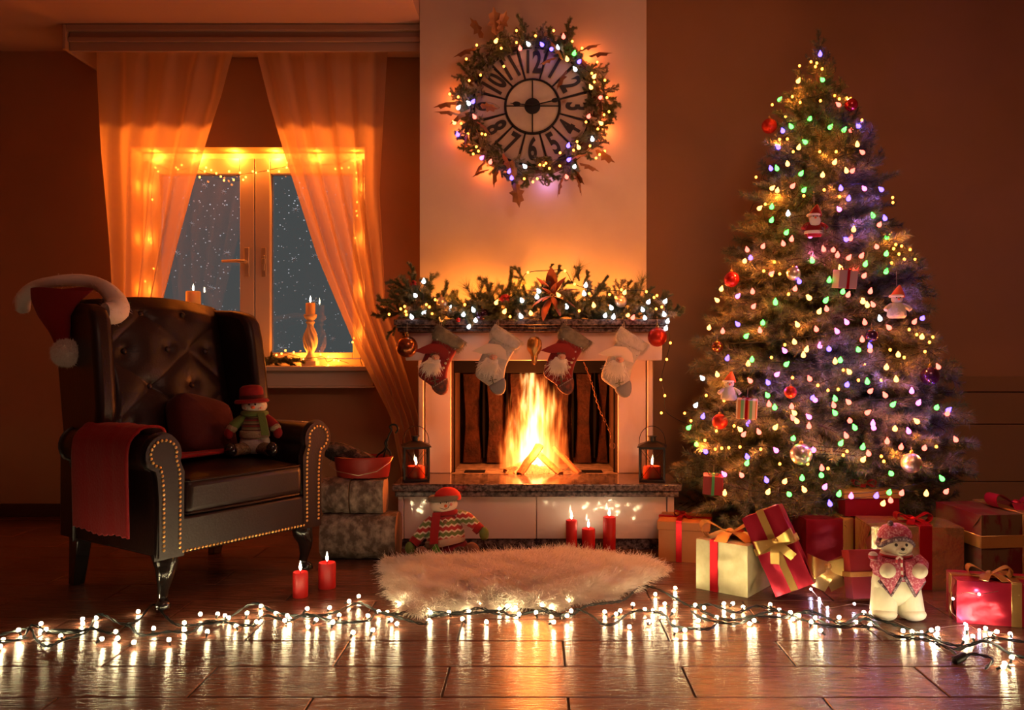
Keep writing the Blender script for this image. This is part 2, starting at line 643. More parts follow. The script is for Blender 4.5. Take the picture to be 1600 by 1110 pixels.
# ------------------------------------------------------------------ room shell
WY = 4.75                                   # back wall
XL, XR, YB, ZC, ZS = -3.35, 3.15, -2.2, 3.15, 2.655
WX0, WX1, WZ0, WZ1 = -2.313, -0.98, 0.858, 2.107     # window opening
floor = structure(B().box(XL - .1, XR + .1, YB - .1, WY + .1, -.10, -.006).build('floor', GROUT, smooth=False))
pb = B().box(-.3395, .3395, -.1075, .1075, -.006, 0)
proto = pb.build('plank', FLOORM, floor, smooth=False, bev=.002, seg=1)
rows = []
for k in range(-22, 10):
    y0 = 2.676 + .22 * k
    if y0 < YB:
        continue
    off = .085 if k % 2 else -.255
    n = int(7 / .684) + 2
    for j in range(-6, 6):
        x = off + j * .684 + .342
        if x + .341 < XL or x - .341 > XR:
            continue
        rows.append((x, y0 + .11))
rows.sort(key=lambda p: -p[1])
back = B()
first = True
for x, y in rows:
    if y > 1.4:
        if first:
            proto.location = (x, y, 0)
            first = False
            continue
        c = proto.copy()
        COL.objects.link(c)
        c.location = (x, y, 0)
    else:
        back.box(x - .341, x + .341, y - .109, y + .109, -.006, 0)
back.build('plank_rows', FLOORM, floor, smooth=False, stuff=True)

w = B()
w.box(XL, WX0, WY, WY + .3, 0, ZC).box(WX1, XR, WY, WY + .3, 0, ZC).box(WX0, WX1, WY, WY + .3, 0, WZ0 - .02).box(WX0, WX1, WY, WY + .3, WZ1, ZC)
structure(w.build('wall_back', WALLP, smooth=False))
structure(B().box(XL - .1, XL, YB, WY + .1, 0, ZC).build('wall_left', WALLP, smooth=False))
structure(B().box(XR, XR + .1, YB, WY + .1, 0, ZC).build('wall_right', WALLP, smooth=False))
structure(B().box(XL, XR, YB - .1, YB, 0, ZC).build('wall_front', WALLP, smooth=False))
structure(B().box(XL, XR, YB, WY, ZC, ZC + .1).build('ceiling', CEILP, smooth=False))
structure(B().box(XL, -.604, YB, WY, ZS, ZC).build('trim_1', CEILP, smooth=False), 'dropped ceiling over the window side of the room')
structure(B().box(XL, -2.9 + 1.6, WY - .015, WY, 0, .072).build('baseboard_back', SKIRT, bev=.003))
structure(B().box(XL, XL + .015, YB, WY - .02, 0, .072).build('baseboard_left', SKIRT, bev=.003))
# wainscot on the right
wn = structure(B().box(1.0, XR, WY - .012, WY, 0, .80).build('trim_2', mat('wainscot_paint', (.30, .17, .08), .7), smooth=False))
for z0, z1, pr in ((.712, .800, .030), (.528, .708, .018), (.202, .524, .018), (.07, .198, .018)):
    for x0, x1 in ((1.0, 2.05), (2.055, XR)):
        B().box(x0, x1, WY - .012 - pr, WY - .012, z0, z1).build('panel', mat('wainscot_panel', (.33, .19, .085), .6, bump=.1), wn, bev=.004)
# chimney breast
BY = 4.30
cb = B()
cb.box(-.602, .569, BY, WY, 1.0, ZC).box(-.602, -.44, BY, WY, 0, 1.0).box(.42, .569, BY, WY, 0, 1.0)
structure(cb.build('wall_chimney', PL, smooth=False))
# pelmet
pe = B()
prof = [(0, 0), (.02, 0), (.02, .055), (.012, .062), (.012, .10), (0, .115), (-.012, .13), (-.03, .138), (-.03, .001 + .134), (.0, .135)]
pe.box(-2.46, -.605, 4.38, 4.40, 2.52, 2.653)
pe.box(-2.46, -.605, 4.365, 4.38, 2.565, 2.59)
pe.box(-2.46, -.605, 4.35, 4.38, 2.62, 2.653)
pe.box(-2.48, -2.46, 4.35, 4.74, 2.52, 2.653)
pe.box(-2.46, -.605, 4.40, 4.74, 2.615, 2.64)
structure(pe.build('trim_3', PELM, smooth=False, bev=.004), 'pelmet box hiding the curtain rail')
# window ------------------------------------------------------------
FY = 4.90
win = thing('window_1', 'white two-sash window looking on a snowy night', 'window', (-1.65, FY, .86))
win['kind'] = 'structure'
def px_x(px, D): return (px - CX) * D / F
gl0, gl1, ml, mm, mr_, gr1 = px_x(252, FY), px_x(378, FY), px_x(385, FY), px_x(401, FY), px_x(425, FY), px_x(553, FY)
zg0, zg1 = H + (CY - 551) * FY / F, H + (CY - 274) * FY / F
B().box(WX0, WX1, FY - .01, FY + .10, WZ0, WZ0 + .04).box(WX0, WX1, FY - .01, FY + .10, WZ1 - .035, WZ1).box(WX0, WX0 + .04, FY - .01, FY + .1, WZ0 + .04, WZ1 - .035).box(WX1 - .035, WX1, FY - .01, FY + .1, WZ0 + .04, WZ1 - .035).build('frame', WHITEP, win, world=True, bev=.004)
for a, b, g0, g1, nm in ((WX0 + .042, mm - .003, gl0, gl1, 'sash'), (mm + .003, WX1 - .037, mr_, gr1, 'sash')):
    s_ = B()
    z0, z1 = WZ0 + .042, WZ1 - .037
    s_.box(a, g0, FY - .035, FY + .03, z0, z1).box(g1, b, FY - .035, FY + .03, z0, z1).box(g0, g1, FY - .035, FY + .03, z0, zg0).box(g0, g1, FY - .035, FY + .03, zg1, z1)
    so = s_.build('sash', WHITEP, win, world=True, bev=.004)
    B().box(g0 - .005, g1 + .005, FY, FY + .004, zg0 - .005, zg1 + .005).build('pane', GLASS, so, smooth=False, world=True)
    for zz in (zg0 + .35,):
        pass
hn = B()
hx, hz = px_x(384, FY), H + (CY - 411) * FY / F
hx = (gl1 + mm) / 2
hn.box(hx - .014, hx + .014, FY - .047, FY - .035, hz - .085, hz + .085).tube([(hx, FY - .04, hz), (hx, FY - .085, hz)], .011, 10).tube([(hx + .004, FY - .085, hz), (hx - .05, FY - .088, hz + .002), (hx - .13, FY - .086, hz)], [.011, .0095, .008], 10)
hn.build('handle', mat('handle_metal', (.75, .66, .55), .3, metal=.6), win, world=True, bev=.002)
ls = B()
lx = (mm + mr_) / 2 + .01
ls.box(lx - .013, lx + .013, FY - .041, FY - .035, hz - .085, hz + .085).box(lx - .006, lx + .006, FY - .046, FY - .041, hz - .05, hz + .04).box(lx - .01, lx + .01, FY - .05, FY - .041, hz - .01, hz + .02)
ls.build('lock_plate', mat('lock_metal', (.62, .54, .45), .35, metal=.6), win, world=True, bev=.002)
sl = B()
sl.box(WX0 - .09, WX1 + .07, 4.66, 4.90, WZ0 - .028, WZ0).box(WX0 - .07, WX1 + .05, 4.69, 4.749, WZ0 - .115, WZ0 - .028).box(WX0 - .08, WX1 + .06, 4.68, 4.749, WZ0 - .125, WZ0 - .115)
structure(sl.build('window_sill', WHITEP, bev=.005), 'deep white window sill')
# falling snow outside
sn = B()
for i in range(700):
    d = random.uniform(.12, 2.6)
    D = FY + d
    px, py = random.uniform(225, 560), random.uniform(240, 560)
    r = random.choice([.002, .003, .003, .004]) * (1 + d * .3)
    p = at(px, py, D)
    sn.ball(p, r, 5, 4)
flakes = [(440, 268, 5), (462, 328, 6), (415, 340, 5), (468, 310, 5), (482, 330, 4), (355, 396, 6), (492, 400, 5), (400, 360, 4), (490, 472, 8), (460, 405, 5), (275, 395, 6), (330, 450, 5), (520, 530, 4), (300, 350, 4), (440, 545, 8), (350, 300, 4), (535, 430, 4), (490, 300, 4), (320, 290, 5), (545, 480, 4)]
for px, py, s in flakes:
    c = at(px, py, 5.15)
    r = s * .0042
    for k in range(4):
        a = PI * k / 4 + .2
        v = Vector((math.cos(a), 0, math.sin(a))) * r
        sn.tube([c - v, c, c + v], [.0005, .0022, .0005], 4)
    sn.ball(c, r * .28, 6, 5)
tag(sn.build('falling_snow', mat('snow', (.85, .88, .92), .9)), 'white snowflakes falling outside the window', 'snow', kind='stuff')

# ------------------------------------------------------------------ curtains
def curtain(L, R, label, folds, seed, flop=1.0):
    """L, R: lists of (py, px) edges at the curtain plane"""
    rs = random.Random(seed)
    ph = [rs.uniform(0, 6.28) for _ in range(4)]
    D0 = 4.52
    ys = [p[0] for p in L]
    xl = [p[1] for p in L]
    yr = [p[0] for p in R]
    xr = [p[1] for p in R]
    def fn(u, v):
        py = 78 + (812 - 78) * v
        a, b = lerp(ys, xl, py), lerp(yr, xr, py)
        w = abs(b - a)
        uu = u + .018 * math.sin(9 * u + ph[0] + 2 * v) * (1 - abs(2 * u - 1))
        px = a + (b - a) * uu
        amp = .030 * min(1.2, 130 / max(w, 40)) * (1 if v > .03 else .6)
        d = amp * math.sin(2 * PI * folds * u + ph[1] + .7 * math.sin(2.3 * v * 3 + ph[2])) + .004 * math.sin(2 * PI * folds * 2.3 * u + ph[3] + 4 * v)
        D = D0 + d + (.05 if a > 0 else 0) * 0
        X = (px - CX) * D0 / F
        z = H + (CY - py) * D0 / F
        return (X, D, max(z, .02))
    b = B().grid(fn, 130, 60)
    o = b.build('curtain', SHEER)
    return tag(o, label, 'curtain', 'sheer curtains at the window')


curtain([(78, 152), (240, 158), (465, 176), (600, 186), (812, 190)], [(78, 366), (150, 348), (215, 327), (300, 302), (400, 276), (470, 258), (600, 250), (812, 262)], 'sheer curtain drawn to the left side of the window, behind the armchair', 4.2, 3)
curtain([(78, 400), (160, 420), (250, 447), (400, 497), (540, 556), (650, 610), (812, 640)], [(78, 606), (300, 594), (480, 602), (600, 640), (700, 668), (812, 690)], 'long sheer curtain swept right from the window towards the fireplace', 4.6, 8)

# ------------------------------------------------------------------ window sill things
def flame(parent, x, y, z, s=1.0, light=None, core=True):
    b = B()
    b.lathe([(.0006, 0), (.0042 * s, .006 * s), (.0055 * s, .012 * s), (.0045 * s, .020 * s), (.002 * s, .030 * s), (.0003, .038 * s)], 8, T(x, y, z))
    f = b.build('flame', FLAMEC if core else FLAMEM, parent)
    return f


def candle(label, loc, r, h, wax, energy, group=None, fl=1.0, name='pillar_candle', col=(1, .42, .10), drips=False):
    t = thing(name, label, 'candle', loc, group=group)
    b = B()
    b.lathe([(r * .96, 0), (r, r * .08), (r, h - r * .12), (r * .93, h), (r * .80, h - .001), (r * .62, h - .007), (r * .2, h - .009)], 24)
    b.build('wax_body', wax, t)
    B().tube([(0, 0, h - .01), (.0005, 0, h + .003), (.001, 0, h + .009)], .0011, 5).build('wick', WICK, t)
    flame(t, 0, 0, h + .004, fl)
    lamp('candle_light', 'POINT', (loc[0], loc[1], loc[2] + h + .022), energy, col, .004)
    return t


cs = at(485, 568, 4.80)
cs.z = WZ0
hold = thing('candle_holder', 'cream twisted candlestick on the window sill', 'candlestick', cs)
B().box(-.042, .042, -.042, .042, 0, .028).build('base', WHITEP, hold, bev=.003)
def twist(r, z, a):
    k = max(0, min(1, (z - .085) / .02)) * max(0, min(1, (.235 - z) / .02))
    return r * (1 + .07 * k * math.cos(9 * (a + z * 9)))
pr = [(.036, .028), (.040, .034), (.038, .042), (.030, .05), (.022, .062), (.020, .074), (.024, .085)]
pr += [(.024 + .016 * math.sin(PI * min(1, (z - .085) / .135)) ** .8 - .006 * max(0, (z - .16) / .07), z) for z in np.linspace(.09, .23, 22)]
pr += [(.018, .236), (.022, .243), (.026, .250), (.024, .256), (.016, .260), (.024, .266), (.034, .278), (.038, .292), (.036, .297), (.004, .296)]
B().lathe(pr, 72, fn=twist).build('turned_stem', WHITEP, hold)
candle('lit cream pillar candle on the twisted candlestick', (cs.x, cs.y, WZ0 + .296), .027, .066, WAXC, .9, col=(1, .36, .06))
cp = at(302, 485, 4.82)
st2 = thing('candle_stand', 'plain round candle stand on the sill behind the armchair', 'candlestick', (cp.x, cp.y, WZ0))
B().lathe([(.045, 0), (.045, .012), (.015, .03), (.012, .16), (.018, .27), (.048, .295), (.050, .305), (.004, .303)], 28).build('turned_stem', WHITEP, st2)
candle('lit cream pillar candle at the left of the window pane', (cp.x, cp.y, WZ0 + .303), .042, .128 , WAXC, .9, col=(1, .36, .06))

# ------------------------------------------------------------------ fir sprigs (mesh variants)
def sprig_mesh(name, material, L=.16, twigs=4, nl=.022, dens=900, droop=.1, spread=.7, wid=.0011, fan=1.0):
    """twig along +x with needles"""
    paths = [([(L * t, 0, -droop * L * t * t) for t in np.linspace(0, 1, 6)], L)]
    for k in range(twigs):
        t = .15 + .65 * k / max(1, twigs - 1) if twigs > 1 else .4
        s = 1 if k % 2 else -1
        tl = L * (.55 - .3 * t) * random.uniform(.85, 1.2)
        a = spread * random.uniform(.8, 1.2)
        zt = random.uniform(-.15, .25)
        p0 = Vector((L * t, 0, -droop * L * t * t))
        d = Vector((math.cos(a), s * math.sin(a), zt)).normalized()
        paths.append(([p0 + d * tl * q - Vector((0, 0, droop * tl * q * q)) for q in np.linspace(0, 1, 5)], tl))
    b = B()
    tot = sum(l for _, l in paths)
    V, Fc = [], []
    for pts, l in paths:
        P = np.array([list(p) for p in pts])
        n = int(dens * l / tot)
        tt = rng.random(n) ** .9 * (len(P) - 1)
        i = np.clip(tt.astype(int), 0, len(P) - 2)
        f = (tt - i)[:, None]
        base = P[i] * (1 - f) + P[i + 1] * f
        ax = P[i + 1] - P[i]
        ax /= np.linalg.norm(ax, axis=1, keepdims=True)
        rd = rng.normal(0, 1, (n, 3))
        rd -= (rd * ax).sum(1, keepdims=True) * ax
        rd /= np.linalg.norm(rd, axis=1, keepdims=True)
        d = ax * rng.uniform(.5, 1.1, (n, 1)) + rd * fan
        d /= np.linalg.norm(d, axis=1, keepdims=True)
        ln = nl * rng.uniform(.7, 1.15, (n, 1))
        sd = np.cross(d, rng.normal(0, 1, (n, 3)))
        sd /= np.linalg.norm(sd, axis=1, keepdims=True)
        k = len(V)
        for q in range(n):
            V += [base[q] - sd[q] * wid, base[q] + sd[q] * wid, base[q] + d[q] * ln[q]]
            Fc.append((k + 3 * q, k + 3 * q + 1, k + 3 * q + 2))
        b.tube(pts, np.linspace(.0022, .0009, len(pts)) * (L / .16) ** .5, 5)
    b.add([tuple(v) for v in V], Fc)
    o = b.build(name, material, smooth=False)
    o.data.materials.append(STEM)
    nst = len(o.data.polygons) - len(Fc)
    mi = np.zeros(len(o.data.polygons), dtype=np.int32)
    mi[:nst] = 1
    o.data.polygons.foreach_set('material_index', mi)
    d = o.data
    bpy.data.objects.remove(o)
    return d


SPG = [sprig_mesh('sprig', NEEDG, L=.15, twigs=3, nl=.025, dens=1300, wid=.0014) for _ in range(3)]
SPF = [sprig_mesh('frosted_sprig', NEEDS, L=.13, twigs=4, nl=.020, dens=1000, wid=.0015) for _ in range(2)]
LONG = sprig_mesh('long_needle_sprig', NEEDG, L=.09, twigs=0, nl=.075, dens=170, wid=.0008, fan=.7)


def aim(d, roll=0):
    """rotation carrying +x onto d"""
    q = Vector(d).to_track_quat('X', 'Z')
    return (q.to_matrix() @ Matrix.Rotation(roll, 3, 'X')).to_euler()


# sill decoration: fir twigs and fairy lights
so = at(430, 570, 4.74)
so.z = WZ0
sd = thing('sill_twigs', 'small heap of dark fir twigs on the window sill', 'fir twigs', (so.x, so.y, WZ0 + .012))
for i in range(14):
    a = random.choice([0, PI]) + random.uniform(-.4, .4)
    put(random.choice(SPG), 'sprig', sd, (random.uniform(-.08, .08), random.uniform(-.02, .03), .008 + random.random() * .015), (random.uniform(-1, 1), random.uniform(-.3, .05), a), random.uniform(.5, .85))
put(SPG[0], 'sprig', sd, (-.04, 0, .0), (0, -1.3, 0), .42)
wl = thing('fairy_light_string', 'amber fairy lights strung round the inside of the window frame', 'string lights', at(401, 265, 4.83))
def cab(name, pts, r, parent, m=CABLE, n=4, k=5):
    return B().tube(spline(pts, k), r, n).build(name, m, parent, world=True)
WD = 4.84
pts = [(238, 560), (236, 480), (240, 400), (236, 330), (243, 262), (270, 268), (300, 262), (322, 270), (350, 276), (380, 272), (410, 268), (450, 260), (490, 258), (530, 256), (556, 250), (560, 300), (556, 350), (557, 420), (560, 480), (556, 530)]
cab('cable', [at(x, y, WD) for x, y in pts], .0018, wl)
bl = [(243, 262), (247, 268), (238, 312), (236, 380), (240, 420), (227, 440), (278, 265), (245, 250), (275, 262), (284, 258), (312, 277), (320, 268), (330, 266), (338, 271), (345, 276), (350, 282), (322, 262), (358, 268), (365, 281), (375, 270), (380, 281), (384, 277), (395, 268), (400, 270), (419, 267), (436, 268), (448, 262), (449, 254), (524, 264), (534, 263), (545, 262), (550, 249), (560, 251), (557, 270), (557, 280), (558, 316), (557, 330), (555, 372), (558, 337)]
bulbs(wl, [(at(x, y, WD), 'o', 'M') for x, y in bl])
wl2 = thing('fairy_light_string', 'amber fairy lights lying among the twigs on the window sill', 'string lights', at(500, 566, 4.74))
p2 = [(395, 562), (420, 558), (440, 552), (460, 556), (480, 560), (505, 558), (512, 566), (525, 560), (530, 563), (545, 568)]
cab('cable', [at(x, y, 4.76) for x, y in p2], .0016, wl2)
cab('cable', [at(x, y, 4.70) for x, y in [(553, 529), (558, 540), (563, 550), (564, 566), (570, 578), (580, 592)]], .002, wl2)
bulbs(wl2, [(at(x, y, 4.75), 'o', 'M') for x, y in [(407, 552), (432, 555), (440, 553), (446, 548), (459, 551), (501, 554), (513, 558), (522, 563), (529, 564), (513, 571), (455, 562), (443, 564)]] + [(at(x, y, 4.70), 'o', 'M') for x, y in [(553, 529), (551, 535)]])

# ------------------------------------------------------------------ fireplace
fp = thing('fireplace', 'white marble fireplace with granite hearth and mantel shelf', 'fireplace', (0, 4.1, 0))
W_ = dict(parent=fp, world=True)
hz1 = .317
B().box(-.6745, .680, 3.88, 4.235, hz1 - .034, hz1).box(-.664, .670, 3.895, 4.235, hz1 - .063, hz1 - .034).build('hearth_slab', GRAN, bev=.007, seg=3, **W_)
B().box(-.43, .42, 4.235, 4.66, hz1 - .06, hz1 - .002).build('firebox_floor', ASH, smooth=False, **W_)
B().box(-.64, .64, 3.95, 4.29, .05, hz1 - .063).build('hearth_core', MARBLE, smooth=False, **W_)
B().box(-.625, -.002, 3.935, 3.95, .05, hz1 - .063).build('hearth_panel', MARBV, bev=.002, **W_)
B().box(.002, .615, 3.935, 3.95, .05, hz1 - .063).build('hearth_panel', MARBV, bev=.002, **W_)
B().box(-.652, -.628, 3.925, 4.29, .05, hz1 - .063).build('hearth_pilaster', MARBLE, bev=.002, **W_)
B().box(.618, .650, 3.925, 4.29, .05, hz1 - .063).build('hearth_pilaster', MARBLE, bev=.002, **W_)
B().box(-.645, .645, 3.945, 4.29, 0, .05).build('plinth', GRAN, bev=.002, **W_)
for a, b, c, d in ((-.601, -.572, -.566, -.436), (.564, .594, .417, .558)):
    B().box(c, d, 4.24, 4.30, hz1, .895).build('column', MARBLE, bev=.003, **W_)
    B().box(a, b, 4.228, 4.30, hz1, .895).build('column_edge', MARBLE, bev=.006, **W_)
B().box(-.643, .618, 4.085, 4.30, .893, 1.033).build('lintel', MARBLE, bev=.004, **W_)
B().box(-.69, .645, 4.02, 4.30, 1.065, 1.093).box(-.68, .635, 4.035, 4.30, 1.050, 1.065).box(-.675, .63, 4.045, 4.30, 1.033, 1.050).build('mantel_shelf', GRAN, bev=.004, seg=2, **W_)
# firebox
B().box(-.44, -.425, 4.27, 4.66, hz1, .95).box(.405, .42, 4.27, 4.66, hz1, .95).box(-.44, .42, 4.66, 4.68, hz1, .95).box(-.44, .42, 4.28, 4.68, .93, .95).build('firebox', SOOT, smooth=False, **W_)
B().box(-.436, .417, 4.275, 4.30, .828, .893).box(-.436, -.418, 4.275, 4.30, hz1, .828).box(.397, .417, 4.275, 4.30, hz1, .828).build('firebox_frame', BLACKM, bev=.002, **W_)
# cast panels: ridge wide in the middle
def cast(x0, x1, y, z0, z1, sl, side):
    b = B()
    n = 10
    vs, fs = [], []
    for i in range(n + 1):
        t = i / n
        z = z0 + (z1 - z0) * t
        k = math.sin(PI * min(1, t * 1.05)) ** 1.5 * sl
        vs += [(x0 + (k if side < 0 else 0), y + .03, z), (x0 + .012 + (k if side < 0 else 0), y, z), (x1 - .012 - (k if side > 0 else 0), y, z), (x1 - (k if side > 0 else 0), y + .03, z)]
    for i in range(n):
        for q in range(3):
            a = i * 4 + q
            fs.append((a, a + 1, a + 5, a + 4))
    b.add(vs, fs)
    return b.build('cast_panel', IRON, **W_)
pan = [(-.415, -.302, -1), (-.285, -.175, -1), (-.155, -.05, -1), (-.03, .075, 1), (.095, .195, 1), (.215, .315, 1), (.335, .405, 1)]
for x0, x1, s in pan:
    cast(x0, x1, 4.60, .325, .815, .012, s)
for x in (-.2935, -.165, -.04, .085, .205, .325):
    b = B()
    n = 8
    vs, fs = [], []
    for i in range(n + 1):
        t = i / n
        z = .35 + .5 * t
        p = .015 + .05 * math.sin(PI * t) ** 1.2
        vs += [(x - .008, 4.63, z), (x, 4.62 - p, z), (x + .008, 4.63, z)]
    for i in range(n):
        a = i * 3
        fs += [(a, a + 1, a + 4, a + 3), (a + 1, a + 2, a + 5, a + 4)]
    b.add(vs, fs)
    b.build('rib', BLACKM, smooth=False, **W_)
for x0, x1 in ((-.37, -.265), (.235, .34)):
    g = B()
    for k in range(6):
        g.box(x0, x1, 4.262 + k * .014, 4.268 + k * .014, hz1 - .001, hz1 + .004)
    g.build('vent_grate', BLACKM, smooth=False, **W_)
# damper chain
ch = thing('damper_chain', 'rusty chain hanging across the right side of the firebox', 'chain', at(940, 640, 4.26))
link = B()
lp = [(math.cos(a) * .0045 + (0), math.sin(a) * .0105, 0) for a in np.linspace(0, 2 * PI, 12, endpoint=False)]
link.tube(lp, .0014, 5, closed=True)
lo = link.build('link', CHAIN, ch)
cpth = spline([at(912, 566, 4.24), at(925, 600, 4.22), at(937, 640, 4.22), at(952, 672, 4.22), at(957, 690, 4.22)], 8)
acc, last, k = 0, cpth[0], 0
L_ = [cpth[0]]
for p in cpth[1:]:
    acc += (p - last).length
    last = p
    if acc > .0155:
        L_.append(p)
        acc = 0
for k in range(len(L_) - 1):
    c = lo if k == 0 else lo.copy()
    if k:
        COL.objects.link(c)
    m = (L_[k] + L_[k + 1]) / 2
    c.location = m - Vector(WORG[ch.name])
    c.rotation_euler = (L_[k + 1] - L_[k]).to_track_quat('Y', 'Z').to_euler()
    c.rotation_euler.rotate_axis('Y', (k % 2) * PI / 2)
B().tube([(math.cos(a) * .012, 0, math.sin(a) * .016) for a in np.linspace(0, 2 * PI, 16, endpoint=False)], .002, 6, closed=True, M=T(*(at(957, 697, 4.22) - Vector(WORG[ch.name])))).build('pull_ring', CHAIN, ch)

# firewood in the fire
def log_between(p0, p1, r_in, label, m=FIRELOG, name='firewood_log', sides=6, flat=.7, cat='firewood'):
    r = r_in * 1.45
    p0, p1 = Vector(p0), Vector(p1)
    t = thing(name, label, cat, tuple(p0))
    d = p1 - p0
    pts = [d * k / 5 + Vector((random.uniform(-1, 1), random.uniform(-1, 1), random.uniform(-1, 1))) * r * .12 for k in range(6)]
    B().tube(pts, [r * random.uniform(.9, 1.08) for _ in range(6)], sides, flat=flat).build('split_wood', m, t, bev=.002)
    return t
FD = 4.28
log_between(at(812, 742, 4.20), at(842, 697, 4.29), .019, 'split log leaning up to the right in front of the flames')
log_between(at(876, 742, 4.20), at(838, 706, 4.33), .016, 'split log leaning up to the left in front of the flames')
log_between(at(905, 741, 4.24), at(866, 700, 4.36), .014, 'thin split log at the right side of the fire, leaning left')
log_between(at(790, 738, 4.27), at(838, 716, 4.38), .016, 'split log low at the left side of the fire')
log_between(at(806, 716, 4.40), at(832, 700, 4.42), .030, 'thick block of wood burning behind the leaning logs')
log_between(at(792, 745, 4.20), at(806, 733, 4.28), .015, 'short glowing log end at the left foot of the fire')
log_between(at(878, 738, 4.30), at(915, 742, 4.25), .012, 'charred stick lying at the right foot of the fire', CHAR)
em = B()
for i in range(220):
    a, r = random.uniform(0, 2 * PI), random.random() ** .6
    x, y = .0 + .14 * r * math.cos(a), 4.30 + .07 * r * math.sin(a)
    em.ball((x - .01, y - .03, hz1 + .004 + .04 * (1 - r) * random.random()), random.uniform(.005, .012), 6, 4)
tag(em.build('embers', EMBER, smooth=False), 'glowing embers heaped under the burning logs', 'embers', kind='stuff')

# flames: an emitting gas body
def fire_material():
    m, nt, p, out = nodes('fire_gas')
    nt.nodes.remove(p)
    L = nt.links.new
    tc = N_(nt, 'ShaderNodeTexCoord')
    sp = N_(nt, 'ShaderNodeSeparateXYZ')
    L(tc.outputs['Object'], sp.inputs[0])
    def noise(sc, st, det, off=0, dist=0):
        mp = N_(nt, 'ShaderNodeMapping')
        mp.inputs['Scale'].default_value = st
        mp.inputs['Location'].default_value = (off, off * .7, off * 1.3)
        L(tc.outputs['Object'], mp.inputs[0])
        n = N_(nt, 'ShaderNodeTexNoise', i_Scale=sc, i_Detail=det, i_Distortion=dist)
        L(mp.outputs[0], n.inputs['Vector'])
        return n.outputs['Fac']
    def mth(op, a, b=None, c=None):
        n = N_(nt, 'ShaderNodeMath', operation=op)
        for i, v in enumerate((a, b, c)):
            if v is None:
                continue
            if isinstance(v, (int, float)):
                n.inputs[i].default_value = v
            else:
                L(v, n.inputs[i])
        return n.outputs[0]
    z, x, y = sp.outputs['Z'], sp.outputs['X'], sp.outputs['Y']
    big = noise(7, (1, 1, .5), 2, 3.1)
    mid = noise(20, (1, 1, .30), 3, 7.7, .6)
    streak = noise(48, (1, 1, .11), 3, 1.3, .4)
    xw = mth('ADD', x, mth('MULTIPLY', mth('SUBTRACT', big, .5), mth('ADD', mth('MULTIPLY', z, .42), .03)))
    xw = mth('ADD', xw, mth('MULTIPLY', mth('SUBTRACT', mid, .5), mth('ADD', mth('MULTIPLY', z, .10), .03)))
    h = mth('DIVIDE', z, .50)
    rad = mth('MULTIPLY', mth('POWER', mth('MAXIMUM', mth('SUBTRACT', 1.02, h), .0001), .45), .196)
    rx = mth('DIVIDE', xw, rad)
    ry = mth('DIVIDE', y, mth('MULTIPLY', rad, .62))
    rr = mth('SQRT', mth('ADD', mth('MULTIPLY', rx, rx), mth('MULTIPLY', ry, ry)))
    f = mth('SUBTRACT', 1.0, rr)
    f = mth('ADD', f, mth('MULTIPLY', mth('SUBTRACT', streak, .5), mth('ADD', mth('MULTIPLY', h, 2.6), .5)))
    f = mth('ADD', f, mth('MULTIPLY', mth('SUBTRACT', mid, .5), mth('ADD', mth('MULTIPLY', h, 1.8), .7)))
    f = mth('SUBTRACT', f, mth('MULTIPLY', h, .04))
    f = mth('MAXIMUM', f, 0.0)
    r = N_(nt, 'ShaderNodeValToRGB')
    e = r.color_ramp.elements
    e[0].position, e[0].color = 0, (1, .07, .01, 1)
    e[1].position, e[1].color = .9, (1, .62, .22, 1)
    k = e.new(.3)
    k.color = (1, .16, .018, 1)
    k = e.new(.6)
    k.color = (1, .36, .06, 1)
    L(f, r.inputs[0])
    st = mth('MULTIPLY', mth('POWER', f, 1.7), mth('SUBTRACT', 150, mth('MULTIPLY', h, 100)))
    em_ = N_(nt, 'ShaderNodeEmission')
    L(r.outputs[0], em_.inputs[0])
    L(st, em_.inputs[1])
    L(em_.outputs[0], out.inputs['Volume'])
    m.cycles.volume_step_rate = .25
    return m
fb = B()
def fenv(r, z, a):
    return r * (1 + .06 * math.sin(3 * a + z * 20))
fb.lathe([(.18, 0), (.215, .04), (.215, .12), (.205, .22), (.19, .32), (.165, .42), (.12, .50), (.03, .545)], 24, fn=fenv, sy=.62)
fo = fb.build('fire_flames', fire_material(), loc=(-.015, 4.32, hz1 + .012))
tag(fo, 'tall yellow and orange flames burning in the fireplace', 'fire')

